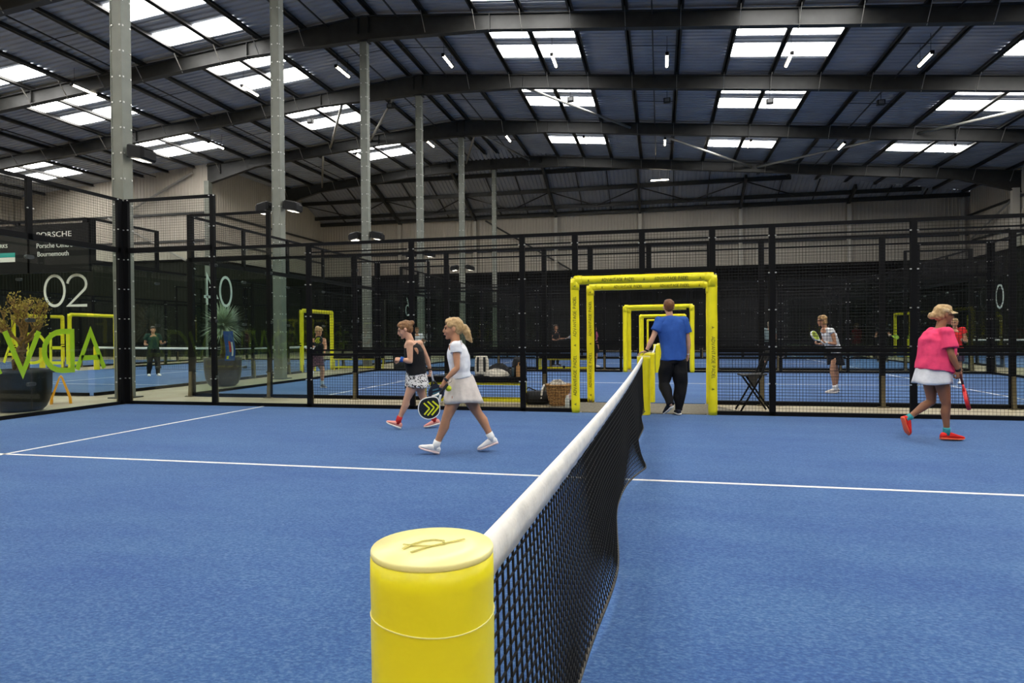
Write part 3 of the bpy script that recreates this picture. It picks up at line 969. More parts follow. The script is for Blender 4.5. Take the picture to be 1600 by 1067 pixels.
# lettering and numbers on the glass
def sign(name, s, h, w, loc, rz, m, label, cat, gap=.20, sx=1.0):
    e = empty(name, loc, rz, label, cat)
    x = 0.0
    for ch in s:
        if ch != ' ':
            o = text_mb(ch, h, w, gap, sx).build('letter' if ch.isalpha() else 'digit', m, e, fix=True); o.location = (x, 0, 0)
        x += (GLYPH[ch][0] * sx + gap) * h
    return e
sign('glass_lettering', 'ADVANTAGE PADEL', .69, .092, (-10.009, 9.50, .745), -PI / 2, M_LIME, 'lime green ADVANTAGE PADEL lettering, mirrored, on the nearest left glass wall', 'lettering', gap=.135, sx=1.03)
pw = strokes('ADVANTAGE PADEL', .66, .05, .20, 1.0)[1]
sign('glass_lettering', 'ADVANTAGE PADEL', .66, .070, (-12.56 - pw, 11.391, .75), 0, M_LIME2, 'thin yellow ADVANTAGE PADEL lettering on the left court glass behind the plant', 'lettering')
sign('court_number', '02', .69, .062, (-13.46, 11.391, 2.05), 0, M_WHITEV, 'white number 02 on the end glass of the left court', 'number', gap=.12, sx=1.15 / .9)
sign('court_number', '04', .69, .062, (-9.929, 13.22, 2.06), -PI / 2, M_WHITEV, 'white number 04, mirrored, on the glass behind the spiky plant', 'number', gap=.16)
sign('court_number', '06', .72, .062, (-9.729, 25.0, 2.12), -PI / 2, M_WHITEV, 'small white number 06, mirrored, left of the walking women', 'number', gap=.16)
sign('court_number', '0', .68, .062, (10.089, 21.0, 2.0), PI / 2, M_WHITEV, 'white figure 0 on dark glass at the right', 'number')

# mats in the gateways
for y, l in ((10.85, 'grey rubber mat in the gateway of the front court'), (22.55, 'grey rubber mat in the second gateway'), (34.25, 'grey rubber mat in the third gateway')):
    mb = MB(); mb.prism([(-1.95, -.78), (1.75, -.78), (1.15, .78), (-1.25, .78)], 0.001, .014); o = mb.build('rubber_mat', M_MAT); o.location = (0, y, 0); tag(o, l, 'mat', 'gateway mats')
# ------------------------------------------------------------------ furniture and belongings
M_CREAM = cloth_cream = mat('cream_fabric', (.62, .57, .47), .85, noise=(12, .10), bump=(30, .2))
M_BAG = mat('black_bag_fabric', (.012, .012, .013), .75, noise=(15, .25))
M_TAN = mat('tan_paper', (.45, .24, .09), .8, noise=(8, .12))
def bench(loc, label, rz=0.0):
    e = empty('bench', loc, rz, label, 'bench', 'yellow-framed benches')
    mb = MB(); mb.box((-.95, -.20, .50), (.95, .20, .545)); mb.build('seat', M_BLACK, e)
    for sy in (-.19, .19):
        mb = MB(); mb.box((-.96, sy - .02, .44), (.96, sy + .02, .50)); mb.build('seat_rail', M_BLACK, e)
    for sy in (-.17, .17):
        mb = MB(); mb.bar((-.93, sy, .41), (.93, sy, .41), .035, .035); mb.build('upper_rail', M_YELSTEEL, e)
        mb = MB(); mb.bar((-.93, sy, .11), (.93, sy, .11), .035, .05); mb.build('lower_rail', M_YELSTEEL, e)
        for sx in (-.93, .93, .0):
            if sx == 0: continue
            mb = MB(); mb.bar((sx, sy, .0), (sx, sy, .44), .04, .04); mb.build('leg', M_YELSTEEL, e)
    for sx in (-.93, .93):
        mb = MB(); mb.bar((sx, -.17, .11), (sx, .17, .11), .035, .035); mb.build('cross_bar', M_YELSTEEL, e)
    mb = MB(); mb.box((-.06, -.215, .10), (.02, -.19, .19)); mb.build('label_plate', M_BLACK, e)
    return e
bench((-3.12, 10.95, 0), 'black-topped bench with yellow frame carrying bags behind the woman in white')
bench((-3.05, 22.55, 0), 'yellow-framed bench in the second gateway corridor, left of the gate')
bench((-11.05, 22.45, 0), 'yellow-framed bench in the corridor beside the third steel column')

def backpack(loc, rz, label, m, h=.46, w=.30, d=.20, m2=None):
    e = empty('backpack', loc, rz, label, 'bag')
    def R(sc, z, off=0): 
        return [(w / 2 * sc * math.copysign(abs(math.cos(t)) ** .6, math.cos(t)), off + d / 2 * sc * math.copysign(abs(math.sin(t)) ** .6, math.sin(t)), z) for t in [2*PI*i/24 for i in range(24)]]
    mb = MB(); mb.loft([R(.85, 0), R(1, .03), R(1.03, h * .4), R(.98, h * .75), R(.80, h * .93), R(.4, h)]); mb.build('body', m, e, smooth=True)
    mb = MB(); mb.loft([[(x * .78, -d * .45 + y * .35, z) for x, y, z in R(1, q)] for q in (.03, .06, h * .42, h * .46)]); mb.build('pocket', m2 or m, e, smooth=True)
    for s in (-1, 1):
        mb = MB(); mb.tube([(s * w * .22, -d * .48, h * .90), (s * w * .25, -d * .60, h * .6), (s * w * .24, -d * .62, h * .3), (s * w * .22, -d * .52, .05)], [(.022, .008)] * 4, 8, flat=(1, 0, 0)); mb.build('strap', m2 or M_BAG, e)
    mb = MB(); mb.tube([(-.05, 0, h - .01), (-.03, 0, h + .04), (.03, 0, h + .04), (.05, 0, h - .01)], .009, 6); mb.build('handle', m2 or M_BAG, e)
    return e
ZT = .546
backpack((-2.98, 10.92, ZT), .15, 'cream backpack with dark straps standing on the bench', M_CREAM, .40, .26, .17)
backpack((-2.27, 10.98, ZT), -.2, 'black backpack at the right end of the bench', M_BAG, .36, .26, .18)
def heap(name, loc, r, m, label, cat, seed, amp=.35):
    rnd = random.Random(seed)
    mb = MB(); n = 26; rings = []
    for i in range(9):
        t = i / 8
        sc = math.cos(t * PI / 2 * .98)
        ring = []
        for k in range(n):
            a = 2 * PI * k / n
            w = 1 + amp * .5 * math.sin(5 * a + 3 * t + seed) * t + .18 * (rnd.random() - .5)
            ring.append((r[0] * sc * w * math.cos(a), r[1] * sc * w * math.sin(a), max(0, r[2] * math.sin(t * PI / 2) * (1 + .35 * math.sin(3 * a + seed) * (1 - t * .5)) + .012 * rnd.random())))
        rings.append(ring)
    mb.loft(rings)
    o = mb.build(name, m, None, smooth=False, fix=True); o.location = loc
    return tag(o, label, cat)
heap('towel', (-2.68, 10.86, ZT), (.24, .11, .12), M_CREAM, 'crumpled cream towel on the bench', 'towel', 3)
heap('jacket', (-2.66, 11.06, ZT), (.24, .08, .20), M_BAG, 'dark jacket bunched on the bench behind the towel', 'jacket', 5)
heap('jacket', (-3.45, 11.0, ZT), (.22, .12, .14), mat('grey_jersey', (.25, .25, .25), .9, noise=(9, .2)), 'grey garment at the left end of the bench, behind the walking women', 'jacket', 8)
def paper_bag(loc, rz, label, w, d, h):
    e = empty('carrier_bag', loc, rz, label, 'bag')
    mb = MB(); mb.loft([[(-w, -d, 0), (w, -d, 0), (w, d, 0), (-w, d, 0)], [(-w * 1.02, -d, h * .6), (w * 1.02, -d, h * .6), (w * 1.02, d, h * .6), (-w * 1.02, d, h * .6)], [(-w, -d * .8, h), (w, -d * .8, h), (w, d * .8, h), (-w, d * .8, h)]]); mb.build('body', M_TAN, e)
    for s in (-1, 1):
        mb = MB(); mb.tube([(-w * .5, s * d * .8, h - .01), (-w * .35, s * d * .7, h + .06), (w * .35, s * d * .7, h + .06), (w * .5, s * d * .8, h - .01)], .006, 6); mb.build('handle', M_TAN, e)
paper_bag((-2.235, 10.83, ZT), .05, 'small tan bag at the right end of the bench', .055, .05, .20)
def tumbler(loc, r, h, m, m2, label):
    e = empty('drinks_bottle', loc, 0, label, 'bottle')
    mb = MB(); mb.lathe([(r * .92, 0), (r, .01), (r, h * .70), (r * .72, h * .82), (r * .55, h * .86)], 18); mb.build('body', m, e, smooth=True)
    mb = MB(); mb.lathe([(r * .58, h * .85), (r * .62, h * .87), (r * .62, h * .98), (r * .4, h)], 18); mb.build('cap', m2, e, smooth=True)
tumbler((-2.36, 10.84, ZT), .035, .20, mat('dark_bottle', (.03, .05, .06), .25), M_BLACK, 'dark drinks bottle beside the tan bag on the bench')
tumbler((-1.33, 10.62, .0145), .040, .22, mat('clear_bottle', (.55, .58, .56), .15), mat('bottle_white_cap', (.8, .8, .78), .4), 'clear bottle standing on the mat left of the big gate')
# sports bag on the floor
e = empty('sports_bag', (-1.98, 11.22, .001), .1, 'black sports bag with white strap on the floor beside the basket', 'bag')
def bagring(x, s): return [(x, .15 * s * math.cos(t), .13 + .13 * s * math.sin(t)) for t in [2*PI*i/18 for i in range(18)]]
mb = MB(); mb.loft([bagring(-.27, .7), bagring(-.24, .92), bagring(-.1, 1.02), bagring(.1, 1.0), bagring(.24, .9), bagring(.27, .68)]); mb.build('body', M_BAG, e, smooth=True)
mb = MB(); mb.tube([(.08, -.15, .12), (.10, -.10, .30), (.13, .0, .38), (.16, .08, .30), (.17, .13, .15)], [(.018, .005)] * 5, 8, flat=(1, 0, 0)); mb.build('strap', mat('white_webbing', (.7, .68, .62), .8), e)
mb = MB(); mb.tube([(-.22, -.14, .14), (-.28, -.10, .24), (-.16, -.04, .32), (-.02, -.08, .27)], .012, 8); mb.build('handle', M_BAG, e)
# wicker basket with towels
def wicker():
    m = mat('wicker', (.42, .22, .075), .7)
    nt = m.node_tree; b = nt.nodes['Principled BSDF']
    tc = nt.nodes.new('ShaderNodeTexCoord'); br = nt.nodes.new('ShaderNodeTexNoise'); br.inputs['Scale'].default_value = 38
    r = nt.nodes.new('ShaderNodeValToRGB'); r.color_ramp.elements[0].color = (.22, .10, .03, 1); r.color_ramp.elements[1].color = (.58, .34, .13, 1); r.color_ramp.elements[0].position = .35; r.color_ramp.elements[1].position = .65
    nt.links.new(tc.outputs['Object'], br.inputs['Vector']); nt.links.new(br.outputs['Fac'], r.inputs[0]); nt.links.new(r.outputs[0], b.inputs['Base Color'])
    return m
M_WICK = wicker()
e = empty('wicker_basket', (-1.545, 11.0, .0145), 0, 'tall brown wicker basket standing left of the big yellow gate', 'basket')
mb = MB()
mb.lathe([(.155, 0), (.158, .005), (.228, .37), (.216, .37), (.15, .02)], 36, caps=False); mb.build('wall', M_WICK, e)
for i in range(15):
    z = .012 + i * .0255; r = .160 + (z / .37) * .070
    mb = MB(); mb.tube([((r + (.005 if k % 2 else -.003)) * math.cos(2*PI*k/36), (r + (.005 if k % 2 else -.003)) * math.sin(2*PI*k/36), z + .002 * (k % 2)) for k in range(37)], .0085, 6, caps=False)
    mb.build('woven_band', M_WICK, e)
mb = MB(); mb.tube([(.234 * math.cos(2*PI*k/36), .234 * math.sin(2*PI*k/36), .378) for k in range(37)], .017, 8, caps=False); mb.build('rim', M_WICK, e, smooth=True)
mb = MB(); mb.lathe([(.15, .002), (.15, .02)], 24); mb.build('base', M_WICK, e)
heap('towel', (-1.545, 11.0, .30), (.19, .19, .16), mat('grey_cream_towel', (.42, .38, .31), .9, noise=(14, .25)), 'greyish towel heaped in the wicker basket', 'towel', 11)
heap('towel', (-1.30, 10.98, .12), (.10, .10, .16), mat('pink_striped_towel', (.62, .40, .42), .9, var=(35, (.75, .66, .64))), 'pink and white towel beside the wicker basket', 'towel', 12)
heap('jacket', (-1.32, 11.0, .0145), (.16, .12, .12), M_BAG, 'black garment on the mat between basket and gate', 'jacket', 14)

# folding stool with a back pole
e = empty('folding_chair', (1.80, 10.72, .0145), YAW * .6, 'black folding chair with crossed legs right of the big gate', 'chair')
for sy in (-.17, .17):
    mb = MB(); mb.tube([(-.24, sy, .0), (.08, sy, .56), (.24, sy, .98)], .016, 8); mb.build('leg', M_BLACK, e, smooth=True)
    mb = MB(); mb.tube([(.26, sy * .85, .0), (-.14, sy * .85, .58)], .016, 8); mb.build('leg', M_BLACK, e, smooth=True)
mb = MB(); mb.loft([[(-.20, -.19, .585), (.18, -.19, .60), (.18, .19, .60), (-.20, .19, .585)], [(-.21, -.20, .61), (.19, -.20, .625), (.19, .20, .625), (-.21, .20, .61)]]); mb.build('seat', mat('grey_black_seat', (.05, .05, .048), .7), e)
mb = MB(); mb.loft([[(.20, -.17, .84), (.20, .17, .84), (.215, .17, .84), (.215, -.17, .84)], [(.255, -.17, 1.0), (.255, .17, 1.0), (.27, .17, 1.0), (.27, -.17, 1.0)]]); mb.build('backrest', M_BLACK, e)
mb = MB(); mb.tube([(-.16, -.17, .14), (-.16, .17, .14)], .012, 8); mb.build('stretcher', M_BLACK, e)
mb = MB(); mb.tube([(-.30, -.17, .17), (-.22, -.17, .13), (-.14, -.17, .16)], .014, 8); mb.build('foot_rest', M_BLACK, e)
mb = MB(); mb.loft([[(-.08, -.10, .585), (.08, -.10, .585), (.08, .10, .585), (-.08, .10, .585)], [(-.02, -.03, .40), (.03, -.03, .40), (.03, .03, .40), (-.02, .03, .40)]]); mb.build('sling', mat('grey_sling', (.16, .15, .13), .85), e, fix=True)

# ------------------------------------------------------------------ plants
M_POT = mat('charcoal_pot', (.005, .0055, .0065), .45, noise=(5, .3))
M_SOIL = mat('soil', (.03, .02, .012), .95)
M_BARK = mat('bark', (.12, .065, .03), .85, noise=(22, .5), bump=(40, .6))
def pot(e, r=.47, h=.76):
    mb = MB(); mb.lathe([(r * .50, 0), (r * .66, .012), (r * .80, h * .10), (r * .92, h * .28), (r * .985, h * .55), (r, h * .9), (r, h), (r * .93, h), (r * .92, h * .88)], 40, caps=False); mb.build('pot', M_POT, e, smooth=True)
    mb = MB(); mb.lathe([(.01, h * .90), (r * .93, h * .88), (r * .9, h * .5), (.01, h * .5)], 32); mb.build('soil', M_SOIL, e)
e = empty('potted_tree', (-11.02, 8.70, 0), 0, 'gnarled potted tree with golden twigs at the left edge', 'plant')
pot(e)
rnd = random.Random(7)
tw = MB(); lf = MB()
def grow(p, d, L, r, depth):
    pts = [p]; q = p; dd = d
    for i in range(4):
        dd = (dd + Vector((rnd.uniform(-.28, .28), rnd.uniform(-.28, .28), rnd.uniform(-.08, .22)))).normalized()
        q = q + dd * L / 4; pts.append(q)
    tw.tube(pts, [r * (1 - .12 * i) for i in range(5)], 7)
    if depth == 0:
        for _ in range(4):
            c = pts[rnd.randint(2, 4)] + Vector((rnd.uniform(-.05, .05), rnd.uniform(-.05, .05), rnd.uniform(-.02, .06)))
            a = Vector((rnd.uniform(-1, 1), rnd.uniform(-1, 1), rnd.uniform(.2, 1))).normalized(); b = a.orthogonal().normalized() * .010
            lf.add([c, c + a * .022 + b, c + a * .05, c + a * .022 - b], [(0, 1, 2, 3)])
        return
    for _ in range(3 if depth > 1 else 3):
        nd = (dd + Vector((rnd.uniform(-.85, .85), rnd.uniform(-.85, .85), rnd.uniform(-.05, .65)))).normalized()
        grow(pts[rnd.randint(2, 4)], nd, L * rnd.uniform(.52, .72), r * .58, depth - 1)
trunk = MB()
tpts = [Vector((0, 0, .66)), Vector((.05, .02, .85)), Vector((-.03, -.03, 1.02)), Vector((.04, .02, 1.20)), Vector((.02, 0, 1.34))]
trunk.tube(tpts, [.12, .085, .075, .07, .06], 12); trunk.build('trunk', M_BARK, e, smooth=True)
trunk = MB(); trunk.tube([Vector((-.06, -.03, .66)), Vector((-.10, -.04, .9)), Vector((.05, .03, 1.1)), Vector((-.05, .0, 1.32))], [.06, .05, .045, .04], 10); trunk.build('trunk', M_BARK, e, smooth=True)
for d in ((-.8, .1, .6), (.7, -.2, .7), (.15, .5, .9), (-.2, -.6, .8), (.5, .4, .5), (-.5, .4, .8), (.05, -.1, 1), (.8, .3, .35)):
    grow(tpts[-1] + Vector((rnd.uniform(-.04, .04), rnd.uniform(-.04, .04), rnd.uniform(-.22, 0))), Vector(d).normalized(), .40, .030, 3)
tag(tw.build('branches', mat('golden_twig', (.25, .14, .04), .8, noise=(15, .4)), e, smooth=True), kind='stuff')
tag(lf.build('leaves', mat('golden_leaf', (.40, .30, .05), .7, noise=(20, .3)), e), kind='stuff')

e = empty('potted_yucca', (-11.10, 14.45, 0), 0, 'spiky green yucca in a dark pot behind the glass', 'plant')
pot(e)
mb = MB(); mb.tube([(0, 0, .66), (.04, 0, 1.0), (-.02, .02, 1.35), (.02, 0, 1.62)], [.10, .075, .075, .09], 12); mb.build('trunk', mat('yucca_trunk', (.20, .14, .06), .9, noise=(18, .4), bump=(30, .6)), e, smooth=True)
mb = MB(); c0 = Vector((.02, 0, 1.66))
for i in range(420):
    z = rnd.uniform(-.75, 1); a = rnd.uniform(0, 2 * PI); q = math.sqrt(1 - z * z)
    d = Vector((q * math.cos(a), q * math.sin(a), z)); L = rnd.uniform(.50, .72)
    s = d.cross(Vector((0, 0, 1))).normalized() if abs(d.z) < .98 else Vector((1, 0, 0))
    n = s.cross(d)
    droop = Vector((0, 0, -.10 * L * q))
    w = .019
    p0, p1, p2 = c0 + d * .05, c0 + d * L * .55 + droop * .3, c0 + d * L + droop
    mb.add([p0 - s * w * .6, p0 + s * w * .6, p1 + s * w, p1 - s * w, p2, p1 + n * .006], [(0, 1, 2, 3), (3, 2, 4), (0, 3, 5), (1, 5, 2)])
tag(mb.build('leaves', mat('yucca_leaf', (.42, .50, .37), .45, noise=(6, .35)), e), kind='stuff')
# printed blue cloth hanging at the yucca
e = empty('hanging_banner', (-10.58, 14.0, .68), YAW, 'blue printed cloth hanging in front of the yucca trunk', 'banner')
M_BLUEP = mat('blue_print', (.03, .09, .34), .7); M_REDP = mat('red_print', (.55, .03, .04), .7); M_WHP = mat('white_print', (.75, .75, .75), .7)
def wav(x0, x1, z0, z1, off): 
    rings = []
    for i in range(9):
        z = z0 + (z1 - z0) * i / 8
        sh = .03 * math.sin(z * 6)
        rings.append([(x0 + sh, off, z), (x1 + sh, off, z), (x1 + sh, off + .006, z), (x0 + sh, off + .006, z)])
    return MB().loft(rings)
wav(-.12, .13, .02, .78, 0).build('cloth', M_BLUEP, e, fix=True)
wav(-.02, .03, .24, .52, -.004).build('red_mark', M_REDP, e, fix=True)
wav(.04, .08, .14, .50, -.004).build('white_mark', M_WHP, e, fix=True)
wav(-.08, -.03, .06, .14, -.004).build('yellow_mark', M_YELSTEEL, e, fix=True)
# wet floor sign, edge on
e = empty('floor_sign', (-11.50, 9.95, 0), .80, 'orange folding floor sign standing beside the potted tree', 'sign')
M_OR = mat('orange_plastic', (.92, .42, .01), .4)
for s in (-1, 1):
    mb = MB()
    mb.loft([[(s * .16 - .026, -.13, 0), (s * .16 + .026, -.13, 0), (s * .16 + .026, .13, 0), (s * .16 - .026, .13, 0)], [(s * .15 - .022, -.13, .12), (s * .15 + .022, -.13, .12), (s * .15 + .022, .13, .12), (s * .15 - .022, .13, .12)],
             [(s * .015 - .016, -.09, .54), (s * .015 + .016, -.09, .54), (s * .015 + .016, .09, .54), (s * .015 - .016, .09, .54)]])
    mb.build('panel', M_OR, e, fix=True)
mb = MB(); mb.tube([(0, -.07, .545), (0, .07, .545)], .020, 10); mb.build('hinge', M_OR, e, smooth=True)
# litter bin with a liner
e = empty('litter_bin', (-9.35, 22.5, 0), 0, 'black litter bin with a crumpled liner in the far corridor', 'bin')
mb = MB(); mb.loft([[(-.20, -.16, .0), (.20, -.16, .0), (.20, .16, .0), (-.20, .16, .0)], [(-.26, -.20, .72), (.26, -.20, .72), (.26, .20, .72), (-.26, .20, .72)]]); mb.build('body', M_BAG, e)
n = 40; rings = []
for z, r in ((.60, 1.02), (.70, 1.06), (.80, 1.0), (.84, .8)):
    rings.append([(.29 * r * math.cos(2*PI*i/n) * (1 + .08 * math.sin(i * 2.7)), .235 * r * math.sin(2*PI*i/n) * (1 + .08 * math.sin(i * 1.9)), z + .02 * math.sin(i * 2.1)) for i in range(n)])
mb = MB(); mb.loft(rings); mb.build('liner', mat('bin_liner', (.02, .02, .02), .25), e, fix=True)

# ------------------------------------------------------------------ sponsor boards over the left court
def font_mesh(name, body, size, m, parent, loc, rz=0, wide=1.0):
    cu = bpy.data.curves.new('t', 'FONT'); cu.body = body; cu.size = size; cu.extrude = .003; cu.align_x = 'LEFT'; cu.resolution_u = 3
    o = bpy.data.objects.new('t', cu); COL.objects.link(o)
    me = bpy.data.meshes.new_from_object(o.evaluated_get(bpy.context.evaluated_depsgraph_get()))
    bpy.data.objects.remove(o)
    me.materials.clear(); me.materials.append(m)
    q = link(name, me, parent); q.location = loc; q.rotation_euler = (PI / 2, 0, rz); q.scale = (wide, 1, 1)
    return q
M_BOARD = mat('black_board', (.006, .006, .006), .5, spec=.15)
M_TEAL = mat('teal_print', (.02, .36, .32), .5)
e = empty('sponsor_board', (-12.12, 11.29, 2.80), 0, 'black sponsor board with white lettering above the left court glass', 'sign board')
mb = MB(); mb.box((-1.62, -.02, 0), (0, .02, 1.08)); mb.build('panel', M_BOARD, e)
mb = MB(); mb.box((-1.64, .02, 0), (.02, .05, 1.10)); mb.build('backing_frame', M_BLACK, e)
font_mesh('lettering', 'PORSCHE', .17, M_WHITEV, e, (-1.42, -.024, .80), wide=1.32)
font_mesh('lettering', 'Porsche Centre', .155, M_WHITEV, e, (-1.42, -.024, .56))
font_mesh('lettering', 'Bournemouth', .155, M_WHITEV, e, (-1.40, -.024, .37))
e = empty('sponsor_board', (-13.80, 11.29, 2.80), 0, 'black sponsor board with a teal and white stripe at the left edge', 'sign board')
mb = MB(); mb.box((-1.62, -.02, 0), (0, .02, 1.08)); mb.build('panel', M_BOARD, e)
mb = MB(); mb.box((-1.64, .02, 0), (.02, .05, 1.10)); mb.build('backing_frame', M_BLACK, e)
mb = MB(); mb.box((-1.30, -.026, .38), (-.34, -.02, .48)); mb.build('teal_stripe', M_TEAL, e)
mb = MB(); mb.box((-1.30, -.026, .27), (-.34, -.02, .375)); mb.build('white_stripe', M_WHITEV, e)
font_mesh('lettering', 'WORKS', .12, M_WHITEV, e, (-1.02, -.024, .60), wide=1.1)
# ball in the hand of the woman in white is placed with the people
# ------------------------------------------------------------------ people: builders

M_SKIN = mat('skin_tanned', (0.50, 0.245, 0.135), 0.55, noise=(14, .07))
M_SKIN2 = mat('skin_fair', (0.60, 0.33, 0.21), 0.55, noise=(14, .06))
M_SKIN3 = mat('skin_brown', (0.30, 0.125, 0.062), 0.5, noise=(14, .08))
M_EYE = mat('eye', (.05, .035, .03), .2)
M_LIP = mat('lip', (.42, .12, .09), .5)
def cloth(name, col, noise=(18, .06), rough=.85):
    return mat(name, col, rough, spec=.2, noise=noise, bump=(45, .15))
def hairmat(name, a, b):
    if name in MATS: return MATS[name]
    m = mat(name, a, .5, spec=.35, var=(30, b))
    return m

def remeshed(name, mb, material, parent, voxel=.008, smooth=4, folds=None):
    me = mb.mesh(name, material)
    o = bpy.data.objects.new('tmp', me)
    COL.objects.link(o)
    r = o.modifiers.new('r', 'REMESH'); r.mode = 'VOXEL'; r.voxel_size = voxel; r.adaptivity = 0.0
    if smooth:
        s = o.modifiers.new('s', 'SMOOTH'); s.factor = .5; s.iterations = smooth
    dg = bpy.context.evaluated_depsgraph_get()
    ne = bpy.data.meshes.new_from_object(o.evaluated_get(dg))
    bpy.data.objects.remove(o); bpy.data.meshes.remove(me)
    ne.name = name
    ne.materials.clear(); ne.materials.append(material)
    if folds:
        amp, sc, seed = folds
        off = Vector((seed * 3.1, seed * 1.7, seed))
        vs = [v.co + v.normal * amp * mnoise.noise(Vector((v.co.x * sc[0], v.co.y * sc[1], v.co.z * sc[2])) + off) for v in ne.vertices]
        ne.vertices.foreach_set('co', [c for v in vs for c in v])
    ne.polygons.foreach_set('use_smooth', [True] * len(ne.polygons))
    ne.update()
    return link(name, ne, parent)

def ortho(f, up):
    f = Vector(f).normalized(); up = Vector(up)
    l = up.cross(f).normalized()              # to the figure's left
    u = f.cross(l).normalized()
    return f, l, u

def limb(mb, pts, rad, n=12):
    mb.tube(pts, rad, n)
    for p, r in ((pts[0], rad[0]), (pts[-1], rad[-1])):
        mb.ball(p, r if not isinstance(r, tuple) else min(r), 10, 6)

def hand(mb, w, d, nrm, curl=.35, k=1.0, thumb_side=1, spread=.0):
    """w wrist, d pointing direction, nrm palm side normal; thumb_side +1/-1 along d x nrm"""
    w = Vector(w); d = Vector(d).normalized(); nrm = Vector(nrm); nrm = (nrm - d * nrm.dot(d)).normalized()
    s = d.cross(nrm).normalized() * thumb_side
    kn = w + d * .088 * k
    mb.tube([w - d * .02 * k, w + d * .015 * k, w + d * .05 * k, kn], [(.024 * k, .019 * k), (.030 * k, .017 * k), (.040 * k, .015 * k), (.038 * k, .012 * k)], 12, flat=s)
    for i, (off, L) in enumerate(((.030, .92), (.0105, 1.0), (-.0105, .95), (-.030, .78))):
        p = kn + s * off * k - d * .006 * k
        pts, rad = [p], [.0092 * k]
        a = 0.0
        dd = (d + s * (spread * (off / .03))).normalized()
        for j, (seg, r) in enumerate(((.042, .0090), (.028, .0082), (.021, .0066))):
            a += curl * (1.25 if j == 0 else 1.45)
            v = dd * math.cos(a) + nrm * math.sin(a)
            p = p + v * seg * L * k
            pts.append(p); rad.append(r * k)
        mb.tube(pts, rad, 8); mb.ball(pts[-1], rad[-1], 8, 6)
    p = w + d * .022 * k + s * .026 * k
    v1 = (d * .62 + s * .62 + nrm * (.25 + .5 * curl)).normalized()
    v2 = (d * .85 + s * (.25 - .45 * curl) + nrm * (.2 + .6 * curl)).normalized()
    pts = [p, p + v1 * .040 * k, p + v1 * .040 * k + v2 * .030 * k, p + v1 * .040 * k + v2 * .052 * k]
    mb.tube(pts, [.0135 * k, .0105 * k, .0095 * k, .0075 * k], 8); mb.ball(pts[-1], .0075 * k, 8, 6)

def head_mb(mb, c, f, up, k=1.0):
    f, l, u = ortho(f, up)
    R = Matrix((f, l, u)).transposed()
    c = Vector(c)
    def P(a, b, d): return c + (f * a + l * b + u * d) * k
    mb.ball(P(-.012, 0, .030), (.094 * k, .075 * k, .086 * k), 20, 14, R)       # cranium
    mb.ball(P(.030, 0, -.020), (.062 * k, .062 * k, .078 * k), 18, 12, R)       # face
    mb.ball(P(.040, 0, -.068), (.046 * k, .046 * k, .040 * k), 14, 10, R)       # jaw
    mb.ball(P(.074, 0, -.096), (.020 * k, .024 * k, .017 * k), 10, 8, R)        # chin
    mb.tube([P(.088, 0, .018), P(.106, 0, -.012), P(.112, 0, -.024), P(.092, 0, -.034)], [.009 * k, .012 * k, .013 * k, .008 * k], 10)  # nose
    mb.ball(P(.098, 0, -.056), (.010 * k, .022 * k, .009 * k), 10, 6, R)        # lips bulge
    mb.ball(P(.082, 0, .030), (.016 * k, .052 * k, .012 * k), 12, 6, R)         # brow
    for s in (-1, 1):
        mb.ball(P(.060, s * .040, -.030), (.026 * k, .018 * k, .022 * k), 10, 6, R)   # cheek
        mb.ball(P(-.008, s * .078, -.004), (.020 * k, .010 * k, .032 * k), 10, 8, R)  # ear
    return P, R
def face_parts(parent, P, k=1.0):
    for s in (-1, 1):
        mb = MB(); mb.ball(P(.084, s * .031, .008), .0085 * k, 10, 8); mb.build('eye', M_EYE, parent, smooth=True)
        mb = MB(); mb.tube([P(.092, s * .016, .024), P(.096, s * .032, .029), P(.083, s * .050, .024)], .0042 * k, 6); mb.build('eyebrow', mat('eyebrow', (.16, .09, .045), .7), parent)
    mb = MB(); mb.tube([P(.094, -.022, -.056), P(.1055, -.008, -.054), P(.1055, .008, -.054), P(.094, .022, -.056)], [.003 * k, .0045 * k, .0045 * k, .003 * k], 8); mb.build('mouth', M_LIP, parent, smooth=True)

def shoe(parent, heel, toe, up, m_up, m_sole, L=None, k=1.0, m_lace=None):
    heel, toe = Vector(heel), Vector(toe)
    d = (toe - heel); L = d.length; d.normalize()
    up = Vector(up); up = (up - d * up.dot(d)).normalized(); s = d.cross(up)
    T = [0, .06, .18, .34, .52, .70, .86, .96, 1.0]
    W = [.020, .032, .036, .034, .040, .047, .043, .028, .010]
    H = [.055, .078, .088, .086, .074, .058, .047, .037, .028]
    def ring(t, w, z0, z1, bul=1.0):
        c = heel + d * (t * L)
        pts = []
        for i in range(14):
            a = 2 * PI * i / 14
            ca, sa = math.cos(a), math.sin(a)
            sq = lambda v: math.copysign(abs(v) ** .75, v)
            pts.append(c + s * (w * k * sq(ca)) + up * ((z0 + z1) / 2 * k + (z1 - z0) / 2 * k * sq(sa)))
        return pts
    mb = MB(); mb.loft([ring(t, w, .016, h) for t, w, h in zip(T, W, H)])
    o = mb.build('shoe', m_up, parent, smooth=True, fix=True)
    mb = MB(); mb.loft([ring(t, w * 1.07 + .002, -.002 + (.012 if t > .93 else .004 if t > .8 else 0), .022 + (.006 if t < .25 else 0) + (.006 if t > .9 else 0)) for t, w in zip(T, W)])
    mb.build('sole', m_sole, o, smooth=True, fix=True)
    if m_lace:
        for t in (.42, .50, .58, .66):
            h = .086 - (t - .34) * .085
            mb = MB(); c = heel + d * (t * L)
            mb.tube([c + s * (-.022 * k) + up * (h - .006) * k, c + up * (h + .003) * k, c + s * (.022 * k) + up * (h - .006) * k], .0035 * k, 6); mb.build('lace', m_lace, o)
    return o

